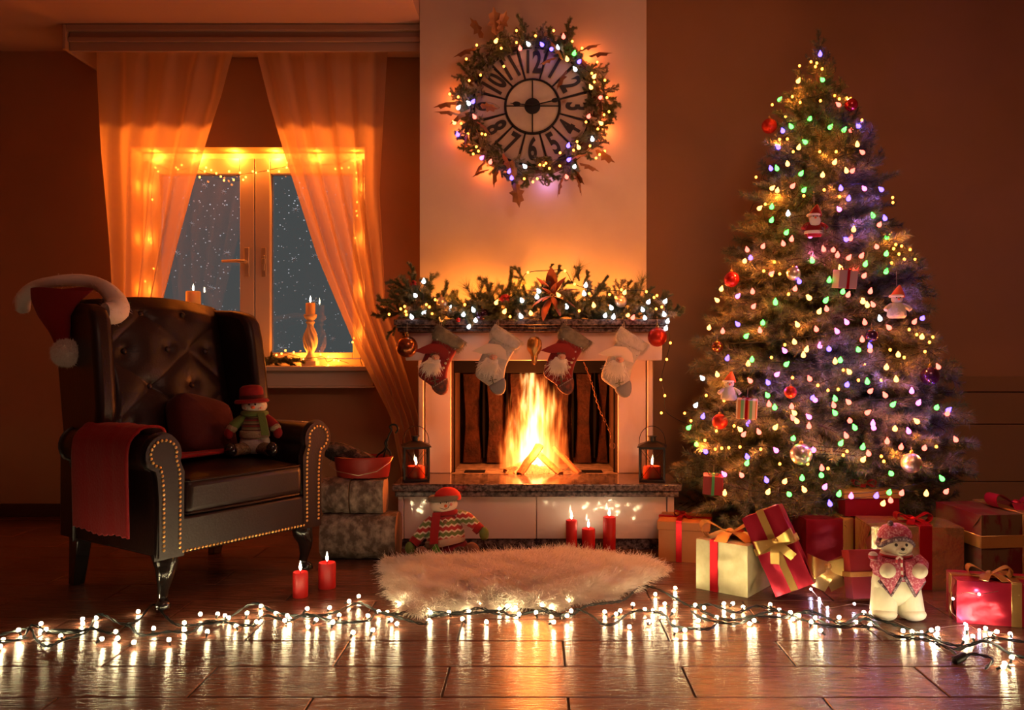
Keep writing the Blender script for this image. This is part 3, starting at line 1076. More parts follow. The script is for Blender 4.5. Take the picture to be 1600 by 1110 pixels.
# ------------------------------------------------------------------ mantel garland
gar = thing('mantel_garland', 'fir garland with lights lying along the mantel shelf', 'garland', (0, 4.12, 1.093))
go = Vector(WORG[gar.name])
def gtop(px):  # height of garland
    return lerp([610, 640, 670, 700, 740, 780, 820, 870, 900, 940, 980, 1040], [440, 445, 462, 470, 474, 462, 440, 430, 445, 450, 462, 470], px)
for i in range(230):
    px = 612 + 430 * (i + random.random()) / 230
    up = random.random()
    py = 498 - (498 - gtop(px)) * up * .62
    p = at(px, py, random.uniform(4.06, 4.2)) - go
    d = Vector((random.uniform(-1, 1), random.uniform(-1, .2), random.uniform(-.25, .9) * (.3 + up)))
    put(random.choice(SPG + SPG + SPF), 'sprig', gar, p, aim(d, random.uniform(0, 6)), random.uniform(.5, .95))
for (x, y, dx, dz, s) in [(652, 470, -.25, 1, .72), (665, 468, .35, 1, .7), (640, 455, -.9, .5, .6), (648, 440, -.15, 1, .5), (690, 475, .2, 1, .6), (795, 460, .05, 1, .62), (860, 430, .05, 1, .3), (868, 440, .2, 1, .45), (912, 450, .2, 1, .45), (935, 455, .5, 1, .45), (905, 440, -.2, 1, .4), (820, 440, -.6, .8, .5), (980, 470, 0, 1, .5), (1010, 470, .3, 1, .4), (1035, 480, .5, 1, .4), (620, 510, -.4, -.4, .4), (616, 490, -1, -.2, .35), (630, 505, 0, -1, .35), (660, 505, .1, -1, .3), (1005, 500, .2, -.8, .3)]:
    put(random.choice(SPG), 'sprig', gar, at(x, y, 4.1) - go, aim((dx, -.15, dz), random.uniform(0, 3)), s * 1.2)
for (x, y, dx, dz) in [(660, 478, 0, 1), (668, 476, -.5, .8), (740, 470, -.4, 1), (750, 468, .1, 1), (765, 470, .5, 1), (775, 470, .7, .8), (895, 440, .4, 1), (915, 480, .6, -.5), (1000, 460, .1, 1), (960, 495, .5, .2)]:
    put(LONG, 'long_needle_sprig', gar, at(x, y, 4.1) - go, aim((dx, -.2, dz)), .9)


def petal_mesh(name, L, wd, m):
    def fn(u, v):
        w = wd * math.sin(PI * min(1, u * .93 + .07)) ** .8 * (1 if u < .97 else .3)
        return (L * u, (v - .5) * 2 * w, .12 * L * math.sin(PI * u) - abs(v - .5) * w * .5)
    o = B().grid(fn, 8, 4).build(name, m)
    md = o.modifiers
    d = o.data
    bpy.data.objects.remove(o)
    return d
PET = petal_mesh('petal', .09, .019, PETAL)
pc = at(862, 462, 4.03)
po = thing('poinsettia', 'large russet velvet poinsettia in the middle of the garland', 'artificial flower', pc)
for k in range(9):
    a = 2 * PI * k / 9 + .2
    put(PET, 'petal', po, (0, 0, 0), aim((math.cos(a), -.25 - .15 * (k % 2), math.sin(a))), 1.35 if k % 2 else 1.55)
for k in range(5):
    a = 2 * PI * k / 5
    put(PET, 'petal', po, (0, -.01, 0), aim((math.cos(a), -.7, math.sin(a))), .8)
cbm = B()
for k in range(6):
    cbm.ball((.007 * math.cos(k), -.022, .007 * math.sin(k)), .004, 6, 5)
cbm.build('flower_centre', GLITG, po)
def berry_cluster(c, r, label, n=26):
    t = thing('berry_pick', label, 'red berries', c)
    b = B()
    for i in range(n):
        d = Vector((random.gauss(0, 1), random.gauss(0, 1), random.gauss(0, 1))).normalized()
        b.ball(d * r * .75, r * .34, 7, 5)
    b.build('berries', BERRY, t, stuff=True)
    return t
berry_cluster(at(789, 468, 4.02), .028, 'red berry rosette in the garland left of the poinsettia')
berry_cluster(at(646, 443, 4.08), .016, 'small red berry cluster high at the left end of the garland')


def ornament(px, py, D, r, m, label, hang=.03, name='bauble'):
    c = at(px, py, D)
    t = thing(name, label, 'bauble', c)
    B().ball((0, 0, 0), r, 24, 16).build('ball', m, t)
    B().lathe([(r * .16, r * .97), (r * .18, r * 1.0), (r * .18, r * 1.18), (r * .12, r * 1.2)], 10).tube([(math.cos(a) * r * .09, 0, r * 1.24 + math.sin(a) * r * .09) for a in np.linspace(0, 2 * PI, 9, endpoint=False)], r * .02 + .0003, 4, closed=True).build('cap', GLITG, t)
    if hang:
        B().tube([(0, 0, r * 1.3), (0, .003, r * 1.3 + hang)], .0007, 4).build('thread', STR, t)
    return t
ornament(636, 542, 4.0, .052, ORNB, 'brown copper bauble hanging under the left end of the mantel', .05)
ornament(1027, 527, 3.98, .046, ORNRG, 'red-brown glittering bauble under the right end of the mantel', .04)
ornament(690, 473, 4.02, .029, ORNS, 'champagne bauble in the left of the garland', 0)
ornament(970, 471, 4.02, .030, ORNS, 'champagne bauble in the right of the garland', 0)
ornament(753, 491, 4.02, .030, ORNV, 'dark bauble on the mantel left of centre', 0)
ornament(716, 500, 4.02, .012, ORNR, 'tiny dark red bauble on the mantel edge', 0)
# glitter cone ornament
cn = at(835, 545, 3.985)
pcn = thing('cone_ornament', 'gold glittering cone ornament hanging from the middle of the mantel', 'ornament', cn)
def scal(r, z, a):
    return r * (1 + .16 * math.sin(6 * a + 2.2 * math.sin(260 * z)) * (1 if abs(z) < .07 else 0))
B().lathe([(.003, -.078), (.011, -.07), (.014, -.05), (.016, -.035), (.022, -.02), (.032, 0), (.035, .02), (.031, .04), (.018, .054), (.004, .058)], 28, fn=scal).build('cone_body', mat('bronze_glitter', (.42, .22, .07), .35, metal=.9, glitter=260), pcn)
B().tube([(0, 0, .056), (0, .01, .11)], .0012, 4).build('thread', STR, pcn)

gl = thing('mantel_light_string', 'string of white globe lights woven through the mantel garland', 'string lights', at(830, 490, 4.05))
C4 = lambda x, y: (590 + .3 * x, 390 + .3 * y)
wh = [(240, 168), (197, 240), (378, 308), (241, 332), (178, 353), (447, 340), (500, 317), (510, 370), (475, 403), (747, 350), (752, 267), (840, 218), (830, 248), (984, 300), (1084, 188), (1076, 232), (1218, 305), (1185, 345), (1228, 353), (1381, 315), (1410, 275), (1392, 357), (1497, 272), (1493, 340), (1510, 375), (1501, 412)]
yg = [(618, 278), (660, 325), (798, 333), (333, 365), (943, 238), (1126, 293), (1303, 342), (1286, 225)]
og = [(60, 338), (146, 323), (254, 287), (284, 335), (141, 297), (322, 285), (454, 287), (783, 120), (976, 112), (1026, 181), (1102, 230), (1208, 235), (1400, 220), (1455, 240), (150, 340), (120, 310), (270, 300), (300, 262), (1240, 250), (1270, 210), (1440, 250), (1480, 300), (690, 350), (540, 340), (1050, 320)]
dn = [(1525, 487), (1506, 573), (1475, 679), (1496, 762), (1478, 852), (1451, 310)]
def d4(lst): return [at(*C4(x, y), 4.00) for x, y in lst]
bulbs(gl, [(p, 'w', 'G') for p in d4(wh)] + [(p, 'y', 'G') for p in d4(yg)] + [(p, 'r', 'G') for p in d4([(1329, 357)])])
cab('cable', [at(*C4(x, y + 8 * math.sin(x)), 4.02) for x, y in sorted(wh + yg)], .0014, gl)
gl2 = thing('mantel_light_string', 'amber micro light string in the garland, trailing down right of the mantel', 'string lights', at(1040, 560, 4.05))
bulbs(gl2, [(p, 'o', 'M') for p in d4(og + dn)])
cab('cable', [at(*C4(x, y), 4.02) for x, y in [(60, 338), (146, 323), (284, 320), (454, 287), (600, 300), (720, 230), (750, 160), (783, 120), (880, 110), (976, 112), (1026, 181), (1150, 215), (1208, 215), (1290, 215), (1400, 220), (1500, 300), (1515, 400), (1520, 500), (1500, 580), (1480, 670), (1495, 760), (1500, 840), (1560, 885), (1640, 920)]], .0016, gl2)

# ------------------------------------------------------------------ stockings
def stocking(ox, oy, red, label):
    D = 3.985
    k = D / F
    base = at(686 + ox, 509 + oy, D)
    t = thing('christmas_stocking', label, 'stocking', base, group='stockings hanging from the mantel')
    def P(lst):
        return [((x - 686) * k, (509 - y) * k) for x, y in lst]
    if red:
        bm, cm, tm, am = STRED, FURG_, STTOE, STHAT
    else:
        bm, cm, tm, am = STWHT, FURL_, STGRY, STCRM
    bodyp = [(680, 525), (676, 532), (669, 542), (662.5, 556), (655, 573), (652, 586), (655, 591), (664, 597), (676, 605.5), (683, 611), (693, 613), (698, 604), (698, 592), (700.5, 574), (706, 562), (717, 545), (723, 534), (700, 524), (690, 518)]
    B().extr(P(bodyp), -.011, .011, bulge=.010).build('stocking_body', bm, t, sub=1)
    cuff = [(684, 506), (675, 520), (676, 530), (694, 538), (716, 550), (723, 543), (729, 535), (707, 520)]
    B().extr(P(cuff), -.015, .015, bulge=.008).build('cuff', cm, t, sub=1)
    toe = [(671, 603), (682, 598), (691, 592), (700, 587), (702, 604), (699, 616), (689, 619.5), (679, 614)]
    B().extr(P(toe), -.014, .014, bulge=.010).build('toe_patch', tm, t, sub=1)
    hat = [(648, 549), (660, 543), (674, 537), (692, 539), (701, 548), (703, 563), (692, 560), (676, 553), (662, 553)]
    B().extr(P(hat), -.024, -.012, bulge=.003).build('hat_patch', am, t)
    fc = P([(681, 559)])[0]
    fo_h = B().ball((fc[0] + .002, -.024, fc[1] + .002), (.020, .008, .015), 12, 8).build('face', FACE, t)
    B().ball((fc[0] - .001, -.031, fc[1] - .002), .0055, 8, 6).build('nose', FACEN, fo_h)
    B().ball((fc[0] - .008, -.030, fc[1] + .004), .0018, 6, 5).ball((fc[0] + .007, -.030, fc[1] + .001), .0018, 6, 5).build('eyes', BLACKM, fo_h)
    # beard
    n = 900
    a = rng.random(n)
    q = rng.random(n)
    x = fc[0] - .010 * q - .030 + .056 * a
    z = fc[1] - .004 - .022 * q + (.5 - abs(a - .5)) * .0 + (a - .5) * -.012
    roots = np.stack([x, np.full(n, -.021), z], 1)
    fur('beard', roots, np.tile([(-.30, -.12, -.85)], (n, 1)), .052, .0013, BEARD, t, jit=.26, droop=.1)
    roots = np.stack([fc[0] - .02 + .04 * rng.random(150), np.full(150, -.022), fc[1] + .018 + rng.normal(0, .002, 150)], 1)
    fur('hat_trim', roots, np.tile([(0, -.6, .2)], (150, 1)), .011, .0009, FURG if red else FURW, t, jit=.5)
    cf = [c for c in t.children if c.name.startswith('cuff')][0]
    ro, no = surf_samples(cf, 1600)
    fur('cuff_fur', ro, no * .5 + np.array([.1, -.1, -.7]), .014, .0007, FURG if red else FURL, t, jit=.4)
    if red:
        for q, (x, y) in enumerate([(700, 561), (697, 568), (694, 575)]):
            p = P([(x, y)])[0]
            B().lathe([(.0055, 0), (.0062, .0015), (.0045, .003), (.0012, .0022)], 12, T(p[0], -.022, p[1], rx=PI / 2)).build('button', BUTT, t)
        stt = B()
        for j in range(7):
            p = P([(679 + j * 3.1, 604 - j * 1.9)])[0]
            stt.tube([(p[0] - .002, -.026, p[1] - .004), (p[0] + .002, -.026, p[1] + .004)], .0008, 4)
        for (x, y) in ((703, 551), (712, 545), (684, 531)):
            p = P([(x, y)])[0]
            for j in range(3):
                a = PI * j / 3
                stt.tube([(p[0] - .005 * math.cos(a), -.0205, p[1] - .005 * math.sin(a)), (p[0] + .005 * math.cos(a), -.0205, p[1] + .005 * math.sin(a))], .0006, 4)
        stt.build('stitching', FURLIN, t)
    else:
        sp_ = B()
        for (x, y) in ((655, 586), (664, 592), (684, 536), (697, 538), (708, 552), (660, 575)):
            p = P([(x, y)])[0]
            for j in range(3):
                a = PI * j / 3
                sp_.tube([(p[0] - .003 * math.cos(a), -.0212, p[1] - .003 * math.sin(a)), (p[0] + .003 * math.cos(a), -.0212, p[1] + .003 * math.sin(a))], .0006, 4)
        sp_.build('stitching', STGRY, t)
        p = P([(652, 549)])[0]
        B().ball((p[0], -.02, p[1]), .0045, 8, 6).build('bell', GLITG, t)
    p = P([(681, 594)])[0]
    for j in range(4):
        put(SPG[0], 'greenery', t, (p[0], -.026, p[1]), aim((math.cos(j * 1.5 + .3), -.4, math.sin(j * 1.5 + .3))), .13)
    p = P([(688, 510)])[0]
    B().tube([(p[0], 0, p[1] - .01), (p[0] - .004, 0, p[1] + .018), (p[0] + .004, .004, p[1] + .032), (p[0] + .006, 0, p[1] + .014), (p[0] + .002, 0, p[1] - .01)], .0016, 5).build('hanging_loop', STR, t)
BEARD = mat('white_wool', (.92, .86, .78), .9)
STRED = mat('stocking_red', (.18, .006, .008), .9, sheen=.4, bump=.3, bscale=120)
STHAT = mat('applique_red', (.22, .010, .010), .9, sheen=.4)
STTOE = mat('dark_plaid', (.05, .03, .03), .9, col2=(.22, .05, .03), nscale=60)
STWHT = mat('stocking_cream', (.40, .36, .32), .95, col2=(.50, .45, .40), nscale=30, bump=.3, bscale=120)
STCRM = mat('applique_cream', (.66, .52, .42), .95)
STGRY = mat('grey_felt', (.20, .19, .20), .95, bump=.2, bscale=90)
FURG = mat('brown_plush_strand', (.20, .17, .12), .95)
FURL = mat('pale_plush_strand', (.55, .50, .44), .95)
FURG_ = mat('brown_plush', (.14, .12, .09), .95, col2=(.25, .21, .15), nscale=35)
FURL_ = mat('pale_plush', (.40, .36, .32), .95, col2=(.56, .50, .45), nscale=30)
FURLIN = mat('cream_thread', (.75, .70, .62), .9)
FACE = mat('felt_skin', (.62, .34, .24), .85)
FACEN = mat('felt_nose', (.60, .20, .13), .8)
BUTT = mat('cream_button', (.60, .52, .36), .4)
stocking(0, 0, True, 'red stocking with bearded face, first from the left under the mantel')
stocking(89.5, 0, False, 'cream stocking with grey toe, left of the cone ornament')
stocking(196, -1, True, 'dark red stocking with three buttons, right of the cone ornament')
stocking(286, 4, False, 'cream and grey stocking at the right end of the mantel')

# ------------------------------------------------------------------ lanterns
def lantern(px, py, D, label, rz):
    p = at(px, py, D)
    t = thing('lantern', label, 'lantern', (p.x, p.y, hz1), rot=(0, 0, rz), group='black metal lanterns on the hearth')
    w_, h_ = .057, .168
    B().box(-w_ - .004, w_ + .004, -w_ - .004, w_ + .004, 0, .012).build('base', DARKMET, t, bev=.002)
    fr = B()
    for sx in (-1, 1):
        for sy in (-1, 1):
            fr.box(sx * w_ - .005, sx * w_ + .005, sy * w_ - .005, sy * w_ + .005, .012, h_)
    for sx in (-1, 1):
        fr.box(sx * w_ - .005, sx * w_ + .005, -w_ + .005, w_ - .005, h_ - .012, h_).box(-w_ + .005, w_ - .005, sx * w_ - .005, sx * w_ + .005, h_ - .012, h_)
    fr.build('frame', DARKMET, t, bev=.001)
    B().add([(-w_ - .012, -w_ - .012, h_), (w_ + .012, -w_ - .012, h_), (w_ + .012, w_ + .012, h_), (-w_ - .012, w_ + .012, h_), (-.02, -.02, h_ + .022), (.02, -.02, h_ + .022), (.02, .02, h_ + .022), (-.02, .02, h_ + .022), (-w_ - .012, -w_ - .012, h_ - .004), (w_ + .012, -w_ - .012, h_ - .004), (w_ + .012, w_ + .012, h_ - .004), (-w_ - .012, w_ + .012, h_ - .004)],
            [(0, 1, 5, 4), (1, 2, 6, 5), (2, 3, 7, 6), (3, 0, 4, 7), (4, 5, 6, 7), (8, 9, 1, 0), (9, 10, 2, 1), (10, 11, 3, 2), (11, 8, 0, 3), (11, 10, 9, 8)]).build('roof', DARKMET, t, bev=.0015, smooth=False)
    B().lathe([(.017, h_ + .02), (.017, h_ + .042), (.023, h_ + .043), (.023, h_ + .047), (.002, h_ + .048)], 18).build('chimney_cap', DARKMET, t)
    B().tube([(.062 * math.cos(a), 0, h_ + .006 + .088 * math.sin(a) ** .8) for a in np.linspace(0.02, PI - .02, 22)], .0017, 6).build('carrying_handle', DARKMET, t)
    for q in range(4):
        M = T(rz=q * PI / 2)
        pn_ = B().box(-w_ + .005, w_ - .005, -w_ - .001, -w_ + .001, .012, h_ - .012, M).build('pane', LGLASS, t, smooth=False)
        B().tube([(-w_ + .004, -w_ - .003, .014), (0, -w_ - .005, h_ / 2), (w_ - .004, -w_ - .003, h_ - .014)], .0011, 4, M).tube([(w_ - .004, -w_ - .003, .014), (0, -w_ - .0055, h_ / 2), (-w_ + .004, -w_ - .003, h_ - .014)], .0011, 4, M).build('cross_wire', DARKMET, pn_)
    c = candle('short red candle burning inside the ' + ('left' if px < 800 else 'right') + ' lantern', (p.x, p.y, hz1 + .0125), 0.043, .058, WAXRG, 5, name='lantern_candle', col=(1, .15, .03))
WAXRG = mat('glowing_red_wax', (.85, .10, .03), .4, sss=.7)
lantern(650, 753, 4.00, 'black metal lantern with red candle at the left end of the hearth', .20)
lantern(1019, 752, 3.99, 'black metal lantern with red candle at the right end of the hearth', -.16)

# floor candles
for px, py, r, top, lab in ((467, 935, .0285, 893, 'short red pillar candle on the floor, nearest the string lights'), (509, 921, .034, 878, 'thicker red pillar candle on the floor beside the armchair leg')):
    p = floor_at(px, py)
    candle(lab, (p.x, p.y + .02, 0), r, (py - top - 3) * p.y / F, WAXR, 1.1, col=(1, .28, .06))
for px, r, top, lab in ((893, .026, 813, 'left one of three red candles before the hearth'), (919.5, .031, 826, 'shortest red candle, middle of three before the hearth'), (952, .030, 808, 'tallest red candle, right of three before the hearth')):
    D = 3.86
    p = at(px, 866, D)
    candle(lab, (p.x, D, 0), r, H + (CY - top) * D / F, WAXR, 2.4, col=(1, .27, .05))
# ------------------------------------------------------------------ armchair (local: x across, -y is the front)
CA = math.radians(56)
cx0, cy0 = -1.40, 3.42
ac = thing('armchair', 'dark leather wingback armchair with buttoned back and brass nails', 'armchair', (cx0, cy0, 0), rot=(0, 0, CA))
def cw(x, y, z):
    return Vector((cx0 + x * math.cos(CA) - y * math.sin(CA), cy0 + x * math.sin(CA) + y * math.cos(CA), z))
WORG[ac.name] = (0, 0, 0)
# base rail
B().box(-.355, .355, -.30, .33, .20, .335).build('seat_frame', LEATH, ac, bev=.012, seg=3)
B().box(-.30, .30, -.335, -.295, .20, .335).build('front_rail', LEATH, ac, bev=.010, seg=3)
# seat cushion
def cushion(w, d, h, n=14, m=8, puff=.25, pw=5):
    """superellipsoid-like cushion"""
    b = B()
    def f(u, v):
        a = 2 * PI * u
        t = PI * (v - .5)
        c, s = math.cos(a), math.sin(a)
        e = 2 / pw
        cx_ = math.copysign(abs(c) ** e, c)
        sx_ = math.copysign(abs(s) ** e, s)
        ct, st = math.cos(t), math.sin(t)
        rr = abs(ct) ** .35
        zz = math.copysign(abs(st) ** .55, st)
        edge = max(abs(cx_), abs(sx_)) * rr
        return (w / 2 * cx_ * rr, d / 2 * sx_ * rr, h / 2 * zz * (1 + puff * (1 - edge ** 2)))
    b.grid(f, n * 4, m * 2)
    return b
cu_ = B()
def seatf(nx, ny):
    pass
B().box(-.268, .268, -.345, .16, .337, .470).build('seat_cushion', LEATH, ac, bev=.030, seg=5, loc=(0, 0, 0))
sc_ = [c for c in ac.children if c.name.startswith('seat_cushion')][0]
B().grid(lambda u, v: (-.25 + .5 * u, -.325 + .46 * v, .469 + .030 * (math.sin(PI * u) * math.sin(PI * v)) ** .5), 16, 16).build('cushion_crown', LEATH, sc_)
for z in (.462, .345):
    zr = [(-.264, -.341, z), (.264, -.341, z)]
    B().tube([(-.268 + .02, -.338, z), (0, -.347, z), (.268 - .02, -.338, z), (.268, -.32, z), (.268, .1, z)], .0045, 6).tube([(-.248, -.338, z), (-.268, -.32, z), (-.268, .1, z)], .0045, 6).build('piping', LEATH, sc_)

def arm(s):
    """outline in x,z: upright panel that scrolls outward at the top"""
    pts = []
    xi, xo = .275, .365
    pts += [(xo, .20), (xo, .40), (xo + .006, .48), (xo + .014, .515)]
    c = (.352, .570)
    R = .066
    for a in np.linspace(math.radians(-40), math.radians(205), 16):
        pts.append((c[0] + R * math.cos(a) * 1.02, c[1] + R * math.sin(a)))
    pts += [(xi - .002, .50), (xi, .42), (xi, .20)]
    pts = [(s * x, z) for x, z in pts]
    if s < 0:
        pts = pts[::-1]
    return pts
for s in (-1, 1):
    po_ = arm(s)
    B().extr(po_, -.318, .24).build('arm', LEATH, ac, bev=.010, seg=3)
    cxm = sum(p[0] for p in po_) / len(po_)
    shr = [(x + (s * .325 - x) * (.06), .2 + (z - .2) * .985 + .002) for x, z in po_]
    fpan = B().extr(shr, -.338, -.316).build('arm_front', LEATH, ac, bev=.006, seg=2)
    nb = B()
    inn = []
    n = len(po_)
    # nail line just inside the outline
    line = [(s * .352, .212), (s * .352, .42), (s * .358, .50)]
    line2 = [(s * .290, .212), (s * .289, .42), (s * .291, .50)]
    arcp = [(s * .352 + s * .050 * math.cos(a), .570 + .049 * math.sin(a)) for a in np.linspace(math.radians(-75), math.radians(200), 14)]
    full = line + arcp + line2[::-1]
    P = [Vector((x, 0, z)) for x, z in full]
    d, step = 0, .0165
    seg = 0
    acc = 0
    for i in range(len(P) - 1):
        l = (P[i + 1] - P[i]).length
        q = -acc
        while q + step <= l:
            q += step
            p = P[i].lerp(P[i + 1], q / l)
            nb.ball((p.x, -.340, p.z), (.0058, .0035, .0058), 6, 5)
        acc = l - q
    nb.build('brass_nails', BRASS, fpan, stuff=True)
nb = B()
for i in range(36):
    nb.ball((-.275 + .55 * i / 35, -.337, .211), (.0058, .0035, .0058), 6, 5)
nb.build('brass_nails', BRASS, ac, stuff=True)
# side skirts (outside arm panels below the roll)
# back: tufted
BT = 1.14
def backy(z):
    return .175 + (z - .45) * .22
bt = [(u, z) for r, z in enumerate((1.07, .924, .778, .632)) for u in ([-.185, 0, .185] if r % 2 else [-.2775, -.0925, .0925, .2775]) if abs(u) < .27]
def tuft(u, v):
    x = -.29 + .58 * u
    z = .44 + .70 * v
    a = (x + .0925) / .185
    b_ = (z - 1.07) / .292
    s1 = abs(math.sin(PI * (a / 2 + b_)))
    s2 = abs(math.sin(PI * (a / 2 - b_)))
    fade = min(1, (1 - abs(2 * u - 1)) * 5) * min(1, (1 - v) * 8)
    q = min(1, ((x - round(a) * .185 + .0925) ** 2) ** .5 * 10)
    dmin = min(math.hypot(x - bx, z - bz) for bx, bz in bt)
    h = .013 * (min(s1, s2) ** .5) + .022 * (1 - math.exp(-(dmin / .035) ** 1.3))
    top = .028 * math.cos(x / .30 * PI / 2)
    return (x, backy(z) - .045 - h * fade - .02 * math.sin(PI * u) + (.03 * max(0, v - .93) / .07), z + top * v)
bk = B().grid(tuft, 90, 100)
back_ = bk.build('tufted_back', LEATH, ac)
btn = B()
for x, z in bt:
    u, v = (x + .29) / .58, (z - .44) / .70
    p = tuft(u, v)
    b_ = B().ball((p[0], p[1] - .004, p[2]), (.013, .008, .013), 12, 8)
    b_.build('button', LEATH, back_)
# back shell
def shell(u, v):
    x = -.335 + .67 * u
    z = .20 + .945 * v
    return (x, backy(z) + .10 - .02 * abs(2 * u - 1) ** 3, z + .028 * math.cos(x / .335 * PI / 2) * v)
bs = B()
vs, fs = [], []
nz = 14
for j in range(nz + 1):
    z = .20 + (BT - .20) * j / nz
    y1 = backy(max(z, .3)) + .10
    y0 = backy(max(z, .3)) - .015
    tp = 1 if j == nz else 0
    for x in np.linspace(-.335, .335, 11):
        zz = z + .028 * math.cos(x / .335 * PI / 2) * (j / nz)
        vs.append((x, y0 + .02 * tp, zz))
    for x in np.linspace(.335, -.335, 11):
        zz = z + .028 * math.cos(x / .335 * PI / 2) * (j / nz)
        vs.append((x, y1 - .02 * tp, zz))
for j in range(nz):
    for i in range(22):
        k = (i + 1) % 22
        fs.append((j * 22 + i, j * 22 + k, (j + 1) * 22 + k, (j + 1) * 22 + i))
fs.append(tuple(range(22))[::-1])
fs.append(tuple(nz * 22 + i for i in range(22)))
bs.add(vs, fs).build('back_shell', LEATH, ac, bev=.018, seg=4)
# wings: side outline (y,z) from seat side to top, thickness in x
def wing(s):
    out = [(.33, .50), (.20, .50), (.10, .56), (.035, .63), (.02, .72), (.035, .85), (.055, .98), (.075, 1.06), (.11, 1.105), (.18, 1.12), (.27, 1.125), (.36, 1.13), (.415, 1.12), (.40, .95), (.36, .70)]
    out = [(y, z) for y, z in out]
    b = B()
    M = Matrix(((0, 1, 0, 0), (1, 0, 0, 0), (0, 0, 1, 0), (0, 0, 0, 1)))
    n = len(out)
    vs = []
    for side, xo in ((0, .285), (1, .365)):
        for y, z in out:
            fl = .030 * max(0, (.25 - y) / .25)
            vs.append((s * (xo + fl), y, z))
    fs = [(i, (i + 1) % n, n + (i + 1) % n, n + i) for i in range(n)]
    fs += [tuple(range(n))[::-1], tuple(range(n, 2 * n))]
    if s > 0:
        fs = [f[::-1] for f in fs]
    b.add(vs, fs)
    o = b.build('wing', LEATH, ac, bev=.026, seg=5)
    return o
for s in (-1, 1):
    wing(s)
    # outside side panel down to the base
    B().box(s * .352 - .012, s * .352 + .012, .0, .36, .20, .56).build('side_panel', LEATH, ac, bev=.008, seg=3)
# legs
def cab_leg(x, y, s):
    pts = [(x, y, .21), (x - s * .004, y - .012, .17), (x + s * .004, y - .020, .13), (x + s * .006, y - .012, .08), (x + s * .005, y - .006, .045), (x + s * .012, y - .018, .022), (x + s * .014, y - .022, .008)]
    b = B().tube(spline(pts, 4), [lerp([0, 4, 8, 12, 16, 20, 24], [.044, .042, .032, .020, .017, .027, .024], i) for i in range(25)], 12)
    return b.build('leg', LEGW, ac)
cab_leg(-.315, -.275, -1)
cab_leg(.315, -.275, 1)
for s in (-1, 1):
    b = B()
    x, y = s * .315, .29
    vs = [(x + dx * .022 + s * .0, y + .035 + dy * .022, 0.0) for dx, dy in ((-1, -1), (1, -1), (1, 1), (-1, 1))] + [(x + dx * .032, y + dy * .032, .205) for dx, dy in ((-1, -1), (1, -1), (1, 1), (-1, 1))]
    b.add(vs, [(3, 2, 1, 0), (4, 5, 6, 7), (0, 1, 5, 4), (1, 2, 6, 5), (2, 3, 7, 6), (3, 0, 4, 7)])
    b.build('leg', LEGW, ac, bev=.004)

# throw over the viewer's-left arm
th = bpy.data.objects.new('x', None)
bpy.data.objects.remove(th)
prof = [(.30, .508, 0), (.10, .512, 0), (-.05, .513, 0), (-.16, .513, 0), (-.225, .520, 0), (-.262, .560, 0), (-.285, .610, 0), (-.315, .643, 0), (-.352, .652, 0), (-.395, .645, 0), (-.426, .615, 0), (-.436, .570, 0), (-.436, .50, 0), (-.434, .42, 0), (-.432, .34, 0), (-.430, .275, 0)]
ps = spline(prof, 5)
NP = len(ps) - 1
def throw(u, v):
    i = v * NP
    a = int(min(i, NP - 1))
    p = ps[a].lerp(ps[a + 1], i - a)
    x, z = p.x, p.y
    y0 = lerp([0, .18, .33, .45, .55, 1], [-.09, -.14, -.20, -.265, -.268, -.262], v)
    y1 = lerp([0, .18, .33, .45, .55, 1], [-.03, .02, .06, .09, .10, .11], v)
    y = y0 + (y1 - y0) * u
    rip = .0035 * math.sin(u * 7 + 2 * v) + .0012 * math.sin(u * 19 + 5 * v)
    hem = (.004 * math.sin(u * 60) + .006 * math.sin(u * 9)) * max(0, v - .96) / .04
    if v > .6:
        x -= abs(rip) * .9
    else:
        z += abs(rip) * 1.2 + .003
        if v > .30:
            x -= 0
    return (x, y, z + hem)
tb = B().grid(throw, 36, 110)
tobj = tb.build('red_throw', REDC, loc=(cx0, cy0, 0), rot=(0, 0, CA))
m = tobj.modifiers.new('thickness', 'SOLIDIFY')
m.thickness = .010
m.offset = 1
tag(tobj, 'red fleece throw draped over the left arm of the armchair', 'blanket')

# dark red cushion
cb_ = cushion(.30, .27, .11, puff=.5, pw=4.5)
co = cb_.build('cushion', REDV, loc=cw(.07, .06, .615), rot=(math.radians(62), .25, CA + .1))
tag(co, 'dark red velvet cushion leaning on the armchair back', 'cushion')

# ------------------------------------------------------------------ snowman doll on the armchair
SNOWF = mat('cream_plush', (.62, .55, .46), .95, sheen=.4, bump=.3, bscale=120)
GREENF = mat('green_felt', (.13, .17, .04), .95, bump=.2, bscale=90)
TWEED = mat('tweed', (.10, .05, .03), .95, col2=(.28, .20, .12), nscale=120, bump=.3, bscale=200)
BROWNF = mat('brown_felt', (.16, .07, .04), .95, bump=.2, bscale=90)
TRIMF = mat('tan_plush', (.36, .27, .17), .95, bump=.6, bscale=160)
PLAID = bands('plaid_knit', [(.20, .02, .02), (.08, .03, .02), (.26, .20, .10), (.12, .10, .05)], 42, zig=0)
ORNG = mat('orange_felt', (.70, .12, .03), .7)
BLKF = mat('black_bead', (.01, .01, .01), .25)
PINKB = mat('pink_blush', (.72, .25, .2), .9)

